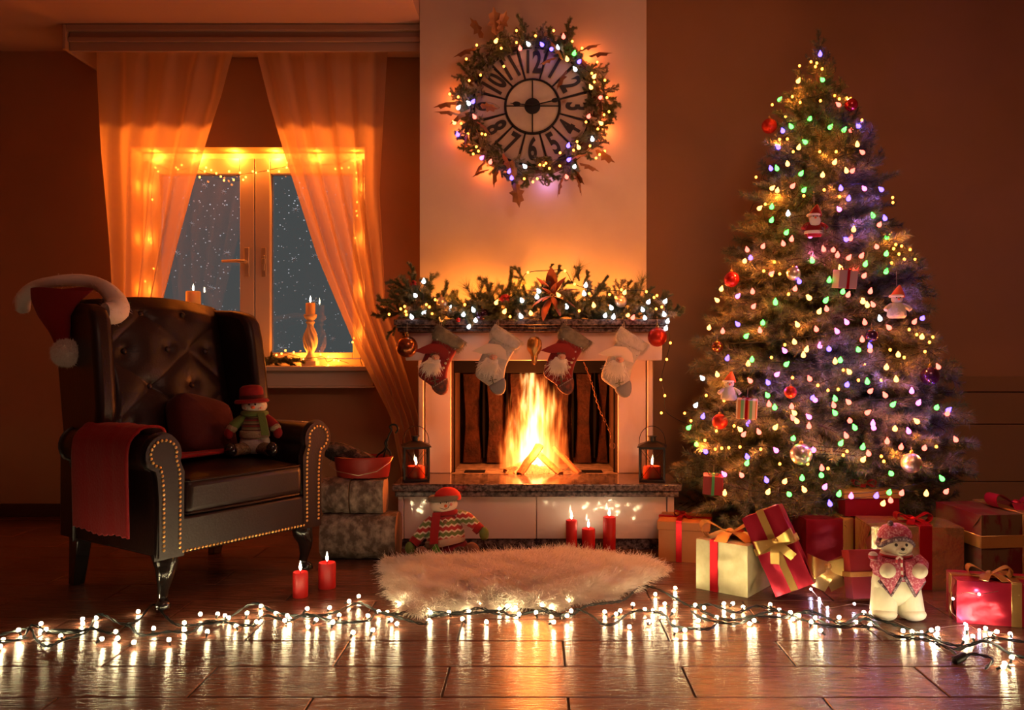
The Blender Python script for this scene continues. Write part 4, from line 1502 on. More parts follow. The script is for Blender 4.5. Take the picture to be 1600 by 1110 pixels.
dp = cw(.185, -.135, .502)
d1 = thing('snowman_doll', 'small stuffed snowman with red bowler hat and green scarf sitting on the armchair', 'doll', dp, rot=(0, 0, .18))
WORG[d1.name] = (0, 0, 0)
B().ball((0, .01, .050), (.062, .048, .050), 20, 12).build('lower_body', SNOWF, d1)
B().lathe([(.058, .072), (.062, .078), (.061, .098), (.056, .102)], 24, sy=.80).build('coat_hem', TRIMF, d1)
B().lathe([(.055, .095), (.052, .12), (.044, .150), (.032, .170), (.02, .178)], 24, sy=.82).build('coat', PLAID, d1)
for s in (-1, 1):
    B().tube([(s * .035, 0, .162), (s * .062, -.008, .140), (s * .085, -.020, .118)], [.018, .021, .022], 12).build('sleeve', GREENF if s < 0 else HATR, d1)
    B().ball((s * .087, -.023, .112), (.024, .022, .020), 12, 8).build('cuff', TRIMF, d1)
    B().ball((s * .098, -.032, .093), (.019, .016, .024), 12, 8).build('mitten', HATR, d1)
    B().tube([(s * .025, -.01, .028), (s * .060, -.045, .026), (s * .075, -.075, .024)], [.026, .026, .024], 12).build('leg', TWEED, d1)
    B().ball((s * .082, -.085, .030), (.026, .024, .030), 12, 9).build('boot', BLKF if False else LEGW, d1)
hd = B().ball((0, -.004, .205), (.052, .042, .036), 22, 14).build('head', SNOWF, d1)
B().tube([(.046 * math.cos(a), .037 * math.sin(a), .173) for a in np.linspace(0, 2 * PI, 20, endpoint=False)], .012, 8, closed=True).build('scarf_wrap', GREENF, d1)
B().strip([(.030, -.042, .178), (.040, -.054, .150), (.048, -.062, .115), (.052, -.066, .085)], (.016, 0, 0), .008).build('scarf_tail', GREENF, d1, bev=.002)
hc = B().lathe([(.062, .222), (.068, .218), (.071, .224), (.066, .232), (.050, .234), (.047, .240), (.049, .262), (.046, .280), (.034, .290), (.004, .293)], 28, T(ry=-.05), sy=.88).build('hat', HATR, d1)
B().lathe([(.0505, .236), (.0505, .250)], 28, T(ry=-.05), sy=.88, cap=False).build('hat_band', REDV, hc)
B().ball((-.015, -.041, .212), .0045, 8, 6).ball((.009, -.042, .212), .0045, 8, 6).build('eyes', BLKF, hd)
B().ball((0, -.048, .200), (.009, .008, .007), 10, 8).build('nose', ORNG, hd)
B().tube([(-.026, -.038, .200), (-.020, -.040, .192)], .001, 5).tube([(.024, -.040, .200), (.020, -.041, .192)], .001, 5).build('mouth', HATR, hd)
B().ball((-.028, -.034, .198), (.007, .004, .005), 8, 6).ball((.028, -.036, .198), (.007, .004, .005), 8, 6).build('cheeks', PINKB, hd)

# ------------------------------------------------------------------ santa hat on the chair corner
hp = at(115, 470, 3.33)
sh = thing('santa_hat', 'red felt hat with white fur brim hung on the armchair top corner', 'hat', hp)
ho = Vector(WORG[sh.name])
brim = [(33, 484, 3.42), (34, 466, 3.38), (52, 449, 3.36), (78, 441, 3.34), (110, 438, 3.36), (140, 441, 3.38), (163, 452, 3.36), (180, 474, 3.34), (176, 488, 3.30), (160, 489, 3.26)]
bp = [at(x + 3, y, D) - ho for x, y, D in brim]
brt = B().tube(spline(bp, 5), [lerp([0, 5, 15, 28, 38, 45], [.026, .030, .024, .030, .052, .040], i) for i in range(46)], 14, flat=.9).build('brim', FURW, sh)
ro, no = surf_samples(brt, 9000)
fur('brim_fur', ro, no, .016, .0008, FURW, sh, jit=.45, droop=.3)
def cone(u, v):
    # v 0 at brim, 1 at the tip
    py = 452 + (536 - 452) * v
    L = lerp([0, .2, .5, .8, 1], [48, 50, 60, 76, 84], v)
    R = lerp([0, .2, .5, .8, 1], [146, 128, 112, 109, 108], v)
    a = PI * (u * 2)
    xm, hw = (L + R) / 2, (R - L) / 2
    dpt = .020 + .030 * (1 - v)
    wr = 1 + .05 * math.sin(3 * a + 5 * v)
    return tuple(at(xm - hw * math.cos(a) * wr, py - 3 * math.sin(2 * a) * (1 - v), 3.245 - dpt * math.sin(a) + .03 * (1 - v)) - ho)
B().grid(cone, 40, 22).build('felt_cone', HATR, sh)
pm = B().ball(tuple(at(104, 551, 3.22) - ho), .047, 20, 14).build('pompom', FURW, sh)
ro, no = surf_samples(pm, 3500)
fur('pompom_fur', ro, no, .011, .0008, FURW, sh, jit=.4)

# ------------------------------------------------------------------ logs, bucket, tongs
def cutlog(x0, x1, y, z, r, label, m=BARK, sides=18, flat=1.0, seed=0):
    rs = random.Random(seed)
    t = thing('firewood_log', label, 'log', ((x0 + x1) / 2, y, z), group='cut logs beside the hearth')
    hx_ = (x1 - x0) / 2
    n = sides
    off = [rs.uniform(-.05, .05) for _ in range(n)]
    vs, fs = [], []
    st = 12
    for i in range(st + 1):
        for k in range(n):
            a = 2 * PI * k / n
            rr = r * (1 + off[k] + .03 * math.sin(i * 1.3 + k * 2.1))
            c, s = math.cos(a), math.sin(a)
            e = .62
            vs.append((-hx_ + 2 * hx_ * i / st, rr * math.copysign(abs(c) ** e, c) * flat, r + rr * math.copysign(abs(s) ** e, s)))
    for i in range(st):
        for k in range(n):
            l = (k + 1) % n
            fs.append((i * n + k, i * n + l, (i + 1) * n + l, (i + 1) * n + k))
    B().add(vs, fs).build('bark', m, t)
    for q, i in ((-1, 0), (1, st)):
        b = B()
        ring = [tuple(vs[i * n + k]) for k in range(n)]
        c = (q * (hx_ + .001), 0, r)
        b.add(ring + [c], [(k, (k + 1) % n, n) for k in range(n)])
        b.build('cut_end', CUTW, t)
    return t
cutlog(-.965, -.628, 3.795, 0, .101, 'big rough log lying on the floor left of the hearth', seed=2)
cutlog(-.965, -.842, 3.80, .203, .078, 'short sawn log on the big log, next to the armchair', seed=5)
cutlog(-.836, -.688, 3.80, .203, .076, 'short sawn log on the big log, next to the hearth slab', seed=9)
bkx, bky, bkz = px_x(568, 3.84), 3.83, .361
bu = thing('red_bucket', 'oval red enamel bucket on the logs holding a log and tongs', 'bucket', (bkx, bky, bkz))
B().lathe([(.116, 0), (.119, .004), (.132, .086), (.137, .092), (.132, .094), (.126, .086), (.098, .006), (.002, .005)], 36, sy=.62, cap=False).build('bucket_body', BUCKET, bu)
B().tube([(-.137, 0, .085), (-.145, -.05, .06), (-.10, -.085, .035), (0, -.10, .018), (.08, -.092, .035), (.130, -.04, .07), (.137, 0, .09)], .002, 6).build('bail_handle', WIRE, bu)
l0, l1 = at(512, 702, 3.84), at(592, 727, 3.84)
cl = thing('charred_log', 'blackened log with flaking grey bark leaning in the red bucket', 'log', l0)
d = Vector(l1 - l0)
pp = [d * k / 8 for k in range(9)]
B().tube(pp, [.036, .044, .047, .046, .044, .040, .036, .030, .024], 14).build('bark', CHAR, cl)
tg = thing('fire_tongs', 'black wrought iron tongs with hooked end standing in the red bucket', 'fire tongs', at(598, 720, 3.84))
to = Vector(WORG[tg.name])
TP = lambda l: spline([at(x, y, 3.84) - to for x, y in l], 5)
B().tube(TP([(587, 722), (590, 712), (600, 704), (604, 695), (604, 688)]), .0045, 7).tube(TP([(609, 718), (610, 708), (604, 700), (602, 692), (605, 686)]), .0045, 7).tube(TP([(598, 722), (602, 706), (606, 695)]), .0035, 6).build('tong_arms', BLKI, tg)
B().tube(TP([(605, 690), (608, 680), (612, 672), (609, 668), (612, 664), (619, 665), (622, 671), (618, 677)]), .0045, 7).build('hook', BLKI, tg)

# ------------------------------------------------------------------ sheepskin rug
edge_px = [(600, 872), (604, 885), (612, 905), (622, 925), (634, 944), (660, 950), (700, 940), (745, 943), (790, 936), (830, 942), (875, 938), (925, 926), (965, 921), (1000, 903), (1032, 890), (1036, 883), (1010, 872), (965, 868), (930, 863), (880, 858), (860, 862), (800, 866), (740, 868), (690, 872), (640, 872)]
ep = [floor_at(x, y, .03) for x, y in edge_px]
rc = Vector((sum(p.x for p in ep) / len(ep), sum(p.y for p in ep) / len(ep), 0))
rug = thing('sheepskin_rug', 'fluffy cream sheepskin rug lying in front of the hearth', 'rug', (rc.x, rc.y, 0))
es = [p - rc for p in spline(ep + [ep[0]], 3)[:-1]]
n = len(es)
vs, fs = [], []
RG = 10
for j in range(RG):
    k = 1 - j / RG
    for p in es:
        vs.append((p.x * k, p.y * k, .004 + .045 * (1 - k ** 4) + .006 * math.sin(p.x * k * 22) * math.sin(p.y * k * 30)))
vs.append((0, 0, .05))
for j in range(RG - 1):
    for i in range(n):
        l = (i + 1) % n
        fs.append((j * n + i, j * n + l, (j + 1) * n + l, (j + 1) * n + i))
for i in range(n):
    fs.append(((RG - 1) * n + i, (RG - 1) * n + (i + 1) % n, RG * n))
fs = [f[::-1] for f in fs]
hide = B().add(vs, fs).build('hide', RUGF, rug)
ro, no = surf_samples(hide, 70000)
no = np.where(no[:, 2:3] < 0, -no, no)
er = ro.copy()
er[:, 2] = 0
rad_ = np.linalg.norm(er, axis=1, keepdims=True) + 1e-6
outd = er / rad_
clump = np.stack([np.sin(ro[:, 0] * 37 + 3 * np.sin(ro[:, 1] * 23)), np.cos(ro[:, 1] * 41 + 2 * np.sin(ro[:, 0] * 31)), np.zeros(len(ro))], 1)
fur('fleece', ro, no * .7 + outd * .55 + clump * .5 + np.array([0, -.15, 0]), 0.050, .0011, RUGF, rug, droop=.45, jit=.22, K=5)

# ------------------------------------------------------------------ sweater snowman before the hearth
SWEAT = bands('zigzag_knit', [(.35, .015, .02), (.35, .015, .02), (.62, .52, .40), (.12, .16, .04), (.12, .16, .04), (.62, .52, .40)], 21, zig=.62, zigf=78)
RIBM = mat('cream_rib', (.52, .36, .26), .95, bump=.3, bscale=100)
sp0 = floor_at(703, 872)
d2 = thing('snowman_doll', 'stuffed snowman in zigzag sweater and red cap sitting against the hearth', 'doll', (sp0.x, 3.72, .0), rot=(math.radians(-6), math.radians(-4), .05))
WORG[d2.name] = (0, 0, 0)
B().ball((0, .02, .055), (.090, .065, .058), 22, 14).build('lower_body', mat('dark_red_felt', (.20, .01, .015), .95, sheen=.3), d2)
B().lathe([(.086, .072), (.091, .078), (.090, .100), (.084, .104)], 28, T(ry=-.12), sy=.78).build('sweater_hem', RIBM, d2)
B().lathe([(.086, .095), (.086, .12), (.078, .15), (.062, .18), (.045, .20), (.02, .208)], 30, T(ry=-.06), sy=.76).build('sweater', SWEAT, d2)
for s in (-1, 1):
    e = [(s * .055, 0, .185), (s * .095, -.015, .150), (s * .135, -.03, .105)] if s < 0 else [(s * .055, 0, .195), (s * .095, -.01, .180), (s * .135, -.02, .140)]
    B().tube(spline(e, 4), [.026, .027, .028, .028, .028, .027, .026, .025, .024], 14).build('sleeve', SWEAT, d2)
    w2 = Vector(e[-1])
    dr = (Vector(e[-1]) - Vector(e[1])).normalized()
    B().tube([w2 - dr * .004, w2 + dr * .022], [.026, .025], 14).build('cuff', REDC, d2)
    B().ball(tuple(w2 + dr * .045), (.022, .018, .030), 12, 9, M=None).build('mitten', GREENF, d2)
    B().tube([(s * .03, -.01, .035), (s * .07, -.05, .032), (s * .095, -.075, .034)], [.030, .030, .030], 12).build('leg', mat('brown_grey_plush', (.10, .06, .04), .95, bump=.5), d2)
    B().ball((s * .11, -.095, .040), (.036, .030, .044), 14, 10).build('boot', BROWNF, d2)
hd = B().ball((-.006, -.01, .250), (.062, .050, .043), 24, 14).build('head', mat('face_felt', (.72, .56, .44), .95), d2)
B().lathe([(.045, .198), (.055, .205), (.054, .222), (.046, .226)], 24, sy=.85).build('scarf_wrap', REDC, d2)
B().strip([(-.035, -.050, .220), (-.045, -.064, .17), (-.052, -.072, .12), (-.055, -.075, .085)], (.019, 0, 0), .008).build('scarf_tail', REDC, d2, bev=.002)
B().extr([(-.045, .085), (-.032, .062), (-.024, .045), (-.052, .052), (-.062, .068)], -.080, -.072).build('felt_leaf', mat('bright_green_felt', (.08, .25, .03), .95), d2, bev=.002)
cap = B().lathe([(.060, .270), (.061, .285), (.052, .305), (.036, .318), (.018, .325), (.004, .326)], 26, T(x=-.004, ry=.06), sy=.85).build('cap', mat('bright_red_felt', (.55, .02, .015), .95), d2)
bnd = B().tube([(-.004 + .060 * math.cos(a), -.004 + .050 * math.sin(a), .279 + .004 * math.sin(a)) for a in np.linspace(0, 2 * PI, 24, endpoint=False)], .014, 8, closed=True).build('cap_band', FURB, d2)
ro, no = surf_samples(bnd, 2600)
fur('cap_fur', ro, no, .016, .0008, FURB, d2, jit=.5)
B().ball((-.016, -.057, .262), (.003, .003, .006), 8, 6).ball((.010, -.058, .264), (.003, .003, .006), 8, 6).build('eyes', BLKF, hd)
B().ball((.006, -.064, .246), (.007, .009, .007), 10, 8).build('nose', ORNG, hd)
B().tube([(-.026, -.055, .250), (-.018, -.057, .237), (0, -.058, .231), (.016, -.057, .237), (.024, -.053, .250)], .0011, 5).build('mouth', BLKF, hd)
B().ball((-.030, -.050, .250), (.008, .004, .007), 8, 6).ball((.028, -.050, .250), (.008, .004, .007), 8, 6).build('cheeks', PINKB, hd)
B().ball((.0, -.070, .178), (.009, .004, .009), 10, 6).build('button', BROWNF, d2)

# ------------------------------------------------------------------ presents
def bow(parent, M, s, m, tails=2, loops=2, wid=.35):
    """ribbon bow lying in local x,y with z up"""
    b = B()
    for k in range(loops):
        a0 = PI * k * 2 / loops + (.25 if loops > 2 else 0)
        for sg in ([1] if loops > 2 else [1]):
            c, sn_ = math.cos(a0), math.sin(a0)
            pts = []
            for t in np.linspace(0, 1, 15):
                r = s * (math.sin(PI * t) ** .8) * 1.0
                h = s * .50 * math.sin(2 * PI * t) * .5 + s * .22 * math.sin(PI * t)
                pts.append((c * r, sn_ * r, h + s * .05))
            wv = [Vector((-sn_, c, 0)) * s * wid * (.35 + .65 * math.sin(PI * t)) for t in np.linspace(0, 1, 15)]
            b.strip(pts, wv, .0015, M)
    bo = b.build('bow_loops', m, parent)
    b = B()
    for k in range(tails):
        a0 = -PI / 2 + (k - .5 * (tails - 1)) * .9
        c, sn_ = math.cos(a0), math.sin(a0)
        pts = [(c * s * 1.15 * t, sn_ * s * 1.15 * t, s * (.05 + .10 * math.sin(PI * t * 1.3))) for t in np.linspace(0, 1, 9)]
        b.strip(pts, Vector((-sn_, c, 0)) * s * wid * .62, .0015, M)
    if tails:
        b.build('bow_tails', m, parent)
    B().ball((0, 0, s * .10), (s * .16, s * .16, s * .14), 10, 8, M).build('bow_knot', m, parent)


def present(label, loc, rz, size, wrap, rib, ribs=('x', 'y'), bowat=None, bows=.07, tilt=(0, 0), rw=.022, lid=None, box_name='wrapped_present', ry_off=0, rx_off=0, lidm=None, bowm=None, fold=True, bowrot=(0, 0, 0), tails=2):
    w_, d_, h_ = size
    t = thing(box_name, label, 'present', loc, rot=(tilt[0], tilt[1], rz))
    WORG[t.name] = (0, 0, 0)
    b = B()
    nx = 10
    def face(o, u, v, k):
        o, u, v = Vector(o), Vector(u), Vector(v)
        nn = u.cross(v).normalized()
        rs = random.Random(k + int(w_ * 1000))
        def f(a, c):
            e = min(a, 1 - a, c, 1 - c)
            q = .0035 * min(1, e * 8) * (math.sin(9 * a + 5 * c + k) + math.sin(17 * c - 8 * a + k * 2) * .6) if fold else 0
            return tuple(o + u * a + v * c + nn * q)
        b.grid(f, nx, nx)
    X, Y, Z = w_ / 2, d_ / 2, h_
    face((-X, -Y, 0), (w_, 0, 0), (0, 0, h_), 1)
    face((X, -Y, 0), (0, d_, 0), (0, 0, h_), 2)
    face((X, Y, 0), (-w_, 0, 0), (0, 0, h_), 3)
    face((-X, Y, 0), (0, -d_, 0), (0, 0, h_), 4)
    face((-X, -Y, h_), (w_, 0, 0), (0, d_, 0), 5)
    face((-X, Y, 0), (w_, 0, 0), (0, -d_, 0), 6)
    b.build('wrapping', wrap, t)
    if fold and not lid:
        for sx in (-1, 1):   # folded flaps on the two ends
            f = B()
            xx = sx * (X + .0015)
            f.add([(xx, -Y * .98, h_ * .98), (xx, Y * .98, h_ * .98), (xx + sx * .005, 0, h_ * .45)], [(0, 1, 2) if sx > 0 else (2, 1, 0)])
            f.add([(xx, -Y * .98, .004), (xx, Y * .98, .004), (xx + sx * .004, 0, h_ * .52)], [(2, 1, 0) if sx > 0 else (0, 1, 2)])
            f.build('folded_flap', wrap, t, smooth=False)
    if lid:
        B().box(-X - .006, X + .006, -Y - .006, Y + .006, h_ - lid, h_ + .004).build('lid', lidm or wrap, t, bev=.003)
    o_ = .0055 + (.004 if lid else 0)
    if 'x' in ribs:      # band running round in the x direction
        y = ry_off
        B().box(-X - o_, X + o_, y - rw, y + rw, h_, h_ + o_ + .001).box(-X - o_, -X - .001, y - rw, y + rw, 0, h_).box(X + .001, X + o_, y - rw, y + rw, 0, h_).build('ribbon', rib, t, bev=.001, seg=1)
    if 'y' in ribs:
        x = rx_off
        B().box(x - rw, x + rw, -Y - o_, Y + o_, h_, h_ + o_ + .001).box(x - rw, x + rw, -Y - o_, -Y - .001, 0, h_).box(x - rw, x + rw, Y + .001, Y + o_, 0, h_).build('ribbon', rib, t, bev=.001, seg=1)
    if 'h' in ribs:      # horizontal belt
        z = h_ * .5 + ry_off
        B().box(-X - o_, X + o_, -Y - o_, -Y - .001, z - rw, z + rw).box(-X - o_, -X - .001, -Y, Y, z - rw, z + rw).box(X + .001, X + o_, -Y, Y, z - rw, z + rw).build('ribbon', rib, t, bev=.001, seg=1)
    if bowat:
        bow(t, T(*bowat, rx=bowrot[0], ry=bowrot[1], rz=bowrot[2]), bows, bowm or rib, tails=tails)
    return t
WCREAM = mat('cream_gold_paper', (.60, .52, .28), .42, metal=.35, col2=(.68, .60, .36), nscale=30, bump=.25, bscale=12)
WREDF = mat('red_foil', (.50, .02, .05), .30, metal=.65, bump=.6, bscale=9)
WREDM = mat('matte_red_card', (.22, .008, .012), .5, bump=.1)
WGOLD = mat('gold_foil', (.85, .70, .32), .26, metal=.95, bump=.8, bscale=10)
WORA = mat('orange_brown_card', (.52, .20, .05), .5, bump=.1)
WPLA = mat('dark_plaid_paper', (.11, .008, .010), .35, col2=(.12, .07, .03), nscale=5, stretch=(3, .5, 1), contrast=(.47, .53))
WMAG = mat('dark_red_foil', (.24, .008, .022), .30, metal=.6, bump=.5, bscale=10)

present('orange-brown lidded box with red glitter ribbon, leftmost of the presents', (px_x(1072, 3.78), 3.80, 0), -.25, (.22, .22, .175), WORA, GLITR, lid=.035, ribs=('y', 'x'), rw=.013, rx_off=-.02, fold=False, bowat=(.0, .0, .185), bows=.05)
present('cream-gold wrapped box with red glitter ribbon and big gold bow', (px_x(1146, 3.33), 3.31, 0), math.radians(-38), (.215, .24, .195), WCREAM, GLITR, ribs=('y',), rw=.017, rx_off=-.03, bowat=(-.02, .0, .202), bows=.115, bowm=GOLDR, bowrot=(0, 0, .6))
present('red foil present with gold ribbon, standing tilted between the cream box and the bow', (px_x(1247, 3.13), 3.15, .035), math.radians(-20), (.150, .11, .31), WREDF, GOLDR, ribs=('y', 'h'), rw=.014, ry_off=.02, bowat=(.01, -.062, .19), bows=.075, tilt=(math.radians(-8), math.radians(-25)), bowrot=(PI / 2, 0, 0), bowm=GLITG)
present('big dark red foil present with wide gold band, behind the glitter bow', (px_x(1312, 3.60), 3.63, 0), math.radians(3), (.36, .22, .225), WMAG, GLITG, ribs=('y',), rw=.022, rx_off=.0)
# large glitter bow
gb = thing('glitter_bow', 'large gold glitter bow standing in front of the dark red present', 'bow', at(1293, 928, 3.17))
WORG[gb.name] = (0, 0, 0)
bow(gb, T(0, 0, .105, rx=PI / 2 - .1), .080, GLITG, wid=.62)
present('flat matte red box with thin gold ribbon, leaning beside the bear', (px_x(1362, 3.08), 3.10, .015), math.radians(6), (.155, .06, .175), WREDM, GLITG, ribs=('h',), rw=.009, tilt=(math.radians(-12), 0), bowat=(.045, -.038, .088), bows=.055, bowrot=(PI / 2, 0, .9), fold=False)
present('shiny gold foil present with red ribbon, behind the bear figure', (px_x(1425, 3.33), 3.37, 0), math.radians(-5), (.35, .22, .245), WGOLD, GLITR, ribs=('y',), rw=.024, rx_off=.03, bowat=(.02, 0, .25), bows=.07)
present('red foil box with gold rim on top of the dark red present, nearest the tree', (px_x(1352, 3.60), 3.62, .235), math.radians(3), (.235, .17, .105), WMAG, GLITG, lid=.030, lidm=GOLDR, ribs=(), fold=False, bowat=(0, 0, .12), bows=.05, bowm=GLITR)
present('large dark plaid present with gold band at the right edge of the picture', (px_x(1578, 3.32), 3.36, 0), math.radians(6), (.40, .30, .305), WPLA, GLITG, ribs=('y', 'h'), rw=.024, rx_off=-.01, bowat=(.05, 0, .31), bows=.11, bowm=WREDF, ry_off=.05)
present('bright red foil present with gold ribbon in the front right corner', (px_x(1560, 2.86), 2.90, 0), math.radians(-14), (.26, .15, .145), WREDF, GLITG, ribs=('y', 'x'), rw=.016, rx_off=.055, bowat=(-.01, 0, .152), bows=.07, bowm=GOLDR)

# ------------------------------------------------------------------ bear figure
IVORY = mat('ivory_fleece', (.74, .68, .50), .85, col2=(.66, .60, .42), nscale=14, stretch=(1, 1, .2), bump=.5, bscale=26)
GLP = mat('sugared_pink_knit', (.42, .05, .10), .7, col2=(.72, .38, .42), nscale=140, contrast=(.5, .62))
GLD = mat('sugared_dark_trim', (.10, .05, .07), .8, col2=(.50, .42, .42), nscale=120, contrast=(.5, .65))
CANDY = bands('candy_stripe', [(.40, .01, .03), (.68, .58, .5)], 40)
bp0 = floor_at(1408, 972)
be = thing('bear_figure', 'ivory bear figurine in glittery pink vest and knitted cap on the floor', 'figurine', (bp0.x, bp0.y + .04, 0), rot=(0, 0, -.04), scale=1.07)
WORG[be.name] = (0, 0, 0)
bb = B().ball((0, 0, .115), (.078, .052, .075), 26, 18)
for s in (-1, 1):
    bb.tube([(s * .034, .002, .11), (s * .040, -.004, .06), (s * .044, -.008, .026), (s * .046, -.010, .010)], [.042, .042, .042, .036], 16)
bb.build('body', IVORY, be)
for s in (-1, 1):
    B().ball((s * .046, -.022, .022), (.040, .038, .022), 18, 10).build('foot', IVORY, be)
B().lathe([(.070, .132), (.074, .15), (.070, .175), (.058, .198), (.035, .21)], 26, sy=.74).build('vest', GLP, be)
for s in (-1, 1):
    B().extr([(s * .006, .200), (s * .055, .190), (s * .070, .140), (s * .038, .092), (s * .008, .150)][::s], -.060, -.046, bulge=.004).build('vest_front', GLP, be)
    B().tube([(s * .004, -.060, .152), (s * .038, -.058, .090), (s * .072, -.046, .135)], .006, 7).build('vest_trim', GLD, be)
    B().ball((s * .050, -.060, .170), (.026, .022, .024), 16, 11).build('paw', IVORY, be)
    B().tube([(s * .062, -.005, .195), (s * .074, -.025, .182), (s * .060, -.050, .172)], [.020, .020, .020], 12).build('arm', GLP, be)
hd = B().ball((0, -.006, .240), (.050, .044, .040), 24, 16).ball((0, -.042, .230), (.020, .014, .015), 14, 10).build('head', IVORY, be)
B().lathe([(.050, .203), (.053, .208), (.049, .217), (.042, .219)], 24, sy=.85).build('scarf', CANDY, be)
hc = B().lathe([(.053, .262), (.054, .268), (.050, .284), (.038, .298), (.020, .306), (.003, .308)], 26, T(y=.100 + .006 - .1 + .006, rx=0), sy=.9).build('cap', GLP, be)
B().tube([(.053 * math.cos(a), .006 + .046 * math.sin(a), .268 - .030 * abs(math.cos(a)) ** 2 + .0 * a) for a in np.linspace(0, 2 * PI, 26, endpoint=False)], .009, 7, closed=True).build('cap_trim', GLD, hc)
B().ball((-.018, .0, .309), .010, 8, 6).build('pompom', GLD, hc)
B().ball((-.017, -.045, .249), .0055, 8, 6).ball((.015, -.045, .249), .0055, 8, 6).build('eyes', BLKF, hd)
B().ball((0, -.056, .238), (.0065, .005, .005), 10, 8).build('nose', BLKF, hd)
B().tube([(-.012, -.053, .226), (0, -.056, .223), (.012, -.053, .226)], .0009, 5).build('mouth', BLKF, hd)
B().tube([(-.030, -.080, .20), (-.030, -.084, .215), (-.022, -.085, .222), (-.014, -.084, .216), (-.014, -.080, .19), (-.010, -.076, .155)], .0036, 8).build('candy_cane', CANDY, be)
B().ball((-.085, -.03, .21), (.016, .012, .014), 10, 8).build('peppermint', CANDY, be)

# ------------------------------------------------------------------ tree
TX, TY = px_x(1277, 3.98), 3.98
tree = thing('christmas_tree', 'tall fir christmas tree standing right of the fireplace', 'christmas tree', (TX, TY, 0))
def trad(z):
    return lerp([.12, .48, .78, 1.09, 1.39, 1.70, 2.0, 2.30, 2.46], [.70, .66, .60, .51, .42, .32, .20, .085, .0], z)
B().tube([(0, 0, .0), (0, 0, 1.2), (0, 0, 2.38)], [.030, .022, .006], 8).build('trunk', STEM, tree)
B().tube([(0, 0, 0), (.18, .1, .01)], .010, 6).tube([(0, 0, .01), (-.18, .1, .01)], .010, 6).tube([(0, 0, .01), (0, -.2, .01)], .010, 6).build('stand', BLKI, tree)
BR = [sprig_mesh('branch', NEED, L=.42, twigs=9, nl=.038, dens=2500, droop=.15, spread=.8, wid=.0015, fan=.9) for _ in range(4)]
BRS = [sprig_mesh('branch', NEED, L=.24, twigs=5, nl=.032, dens=1300, droop=.05, spread=.7, wid=.0014, fan=.9) for _ in range(3)]
def place_branch(z, ang, k, target):
    R = trad(z)
    if R > .30:
        L, ms = .42, BR
    else:
        L, ms = .24, BRS
    sc = min(1.15, max(.35, (R * k) / L)) if R < L * 1.1 else random.uniform(.85, 1.1)
    up = lerp([.1, 1.2, 2.3], [.10, .30, .95], z) + random.uniform(-.15, .15)
    reach = L * sc * math.cos(up)
    r0 = max(.0, R * k - reach)
    d = Vector((math.cos(ang) * math.cos(up), math.sin(ang) * math.cos(up), math.sin(up)))
    p = Vector((math.cos(ang) * r0, math.sin(ang) * r0, z - L * sc * math.sin(up) * .7))
    p.z = max(p.z, .10)
    return random.choice(ms), p, aim(d, random.uniform(-.5, .5)), sc
zs = []
while len(zs) < 296:
    z = random.uniform(.12, 2.34)
    if random.random() < (trad(z) + .20) / .9:
        zs.append(z)
for i, z in enumerate(sorted(zs)):
    a = i * 2.399963 + random.uniform(-.3, .3)
    if math.sin(a) > .35 and random.random() < .6:
        a = -a
    kk = random.uniform(.86, 1.06)
    if z < .46 and math.sin(a) < -.15 and math.cos(a) > -.75:
        kk = random.uniform(.40, .52)
        z = max(z, .26)
    m_, p, r, s = place_branch(z, a, kk, tree)
    put(m_, 'branch', tree, p, r, s)
put(BRS[0], 'branch', tree, (0, 0, 2.28), (0, -PI / 2, 0), .72)
put(BRS[1], 'branch', tree, (0, 0, 2.22), (0, -PI / 2 + .12, 1), .62)
# deeper boughs: one joined mass
V, Fc = [], []
k0 = 0
AV, AF = [], []
for i in range(205):
    z = .15 + 2.0 * (1 - math.sqrt(random.random())) if i < 150 else random.uniform(1.7, 2.36)
    a = random.uniform(-PI, PI)
    m_, p, r, s = place_branch(z, a, random.uniform(.62, .80) if z > .46 else random.uniform(.4, .5), tree)
    co = np.empty(len(m_.vertices) * 3)
    m_.vertices.foreach_get('co', co)
    co = co.reshape(-1, 3) * s
    Rm = np.array(r.to_matrix())
    AV.append(co @ Rm.T + np.array(p))
    nv = len(m_.loops)
    lv = np.empty(nv, dtype=np.int32)
    m_.loops.foreach_get('vertex_index', lv)
    pl_ = np.empty(len(m_.polygons), dtype=np.int32)
    m_.polygons.foreach_get('loop_total', pl_)
    st_ = np.empty(len(m_.polygons), dtype=np.int32)
    m_.polygons.foreach_get('loop_start', st_)
    tri = st_[pl_ == 3]
    AF.append(np.stack([lv[tri], lv[tri + 1], lv[tri + 2]], 1) + k0)
    k0 += len(co)
AV, AF = np.concatenate(AV), np.concatenate(AF)
me = bpy.data.meshes.new('inner_boughs')
me.vertices.add(len(AV))
me.vertices.foreach_set('co', AV.reshape(-1).astype(np.float32))
me.loops.add(len(AF) * 3)
me.loops.foreach_set('vertex_index', AF.reshape(-1).astype(np.int32))
me.polygons.add(len(AF))
me.polygons.foreach_set('loop_start', np.arange(len(AF), dtype=np.int32) * 3)
me.update(calc_edges=True)
me.materials.append(NEED)
ib = bpy.data.objects.new('inner_boughs', me)
COL.objects.link(ib)
ib.parent = tree
ib['kind'] = 'stuff'

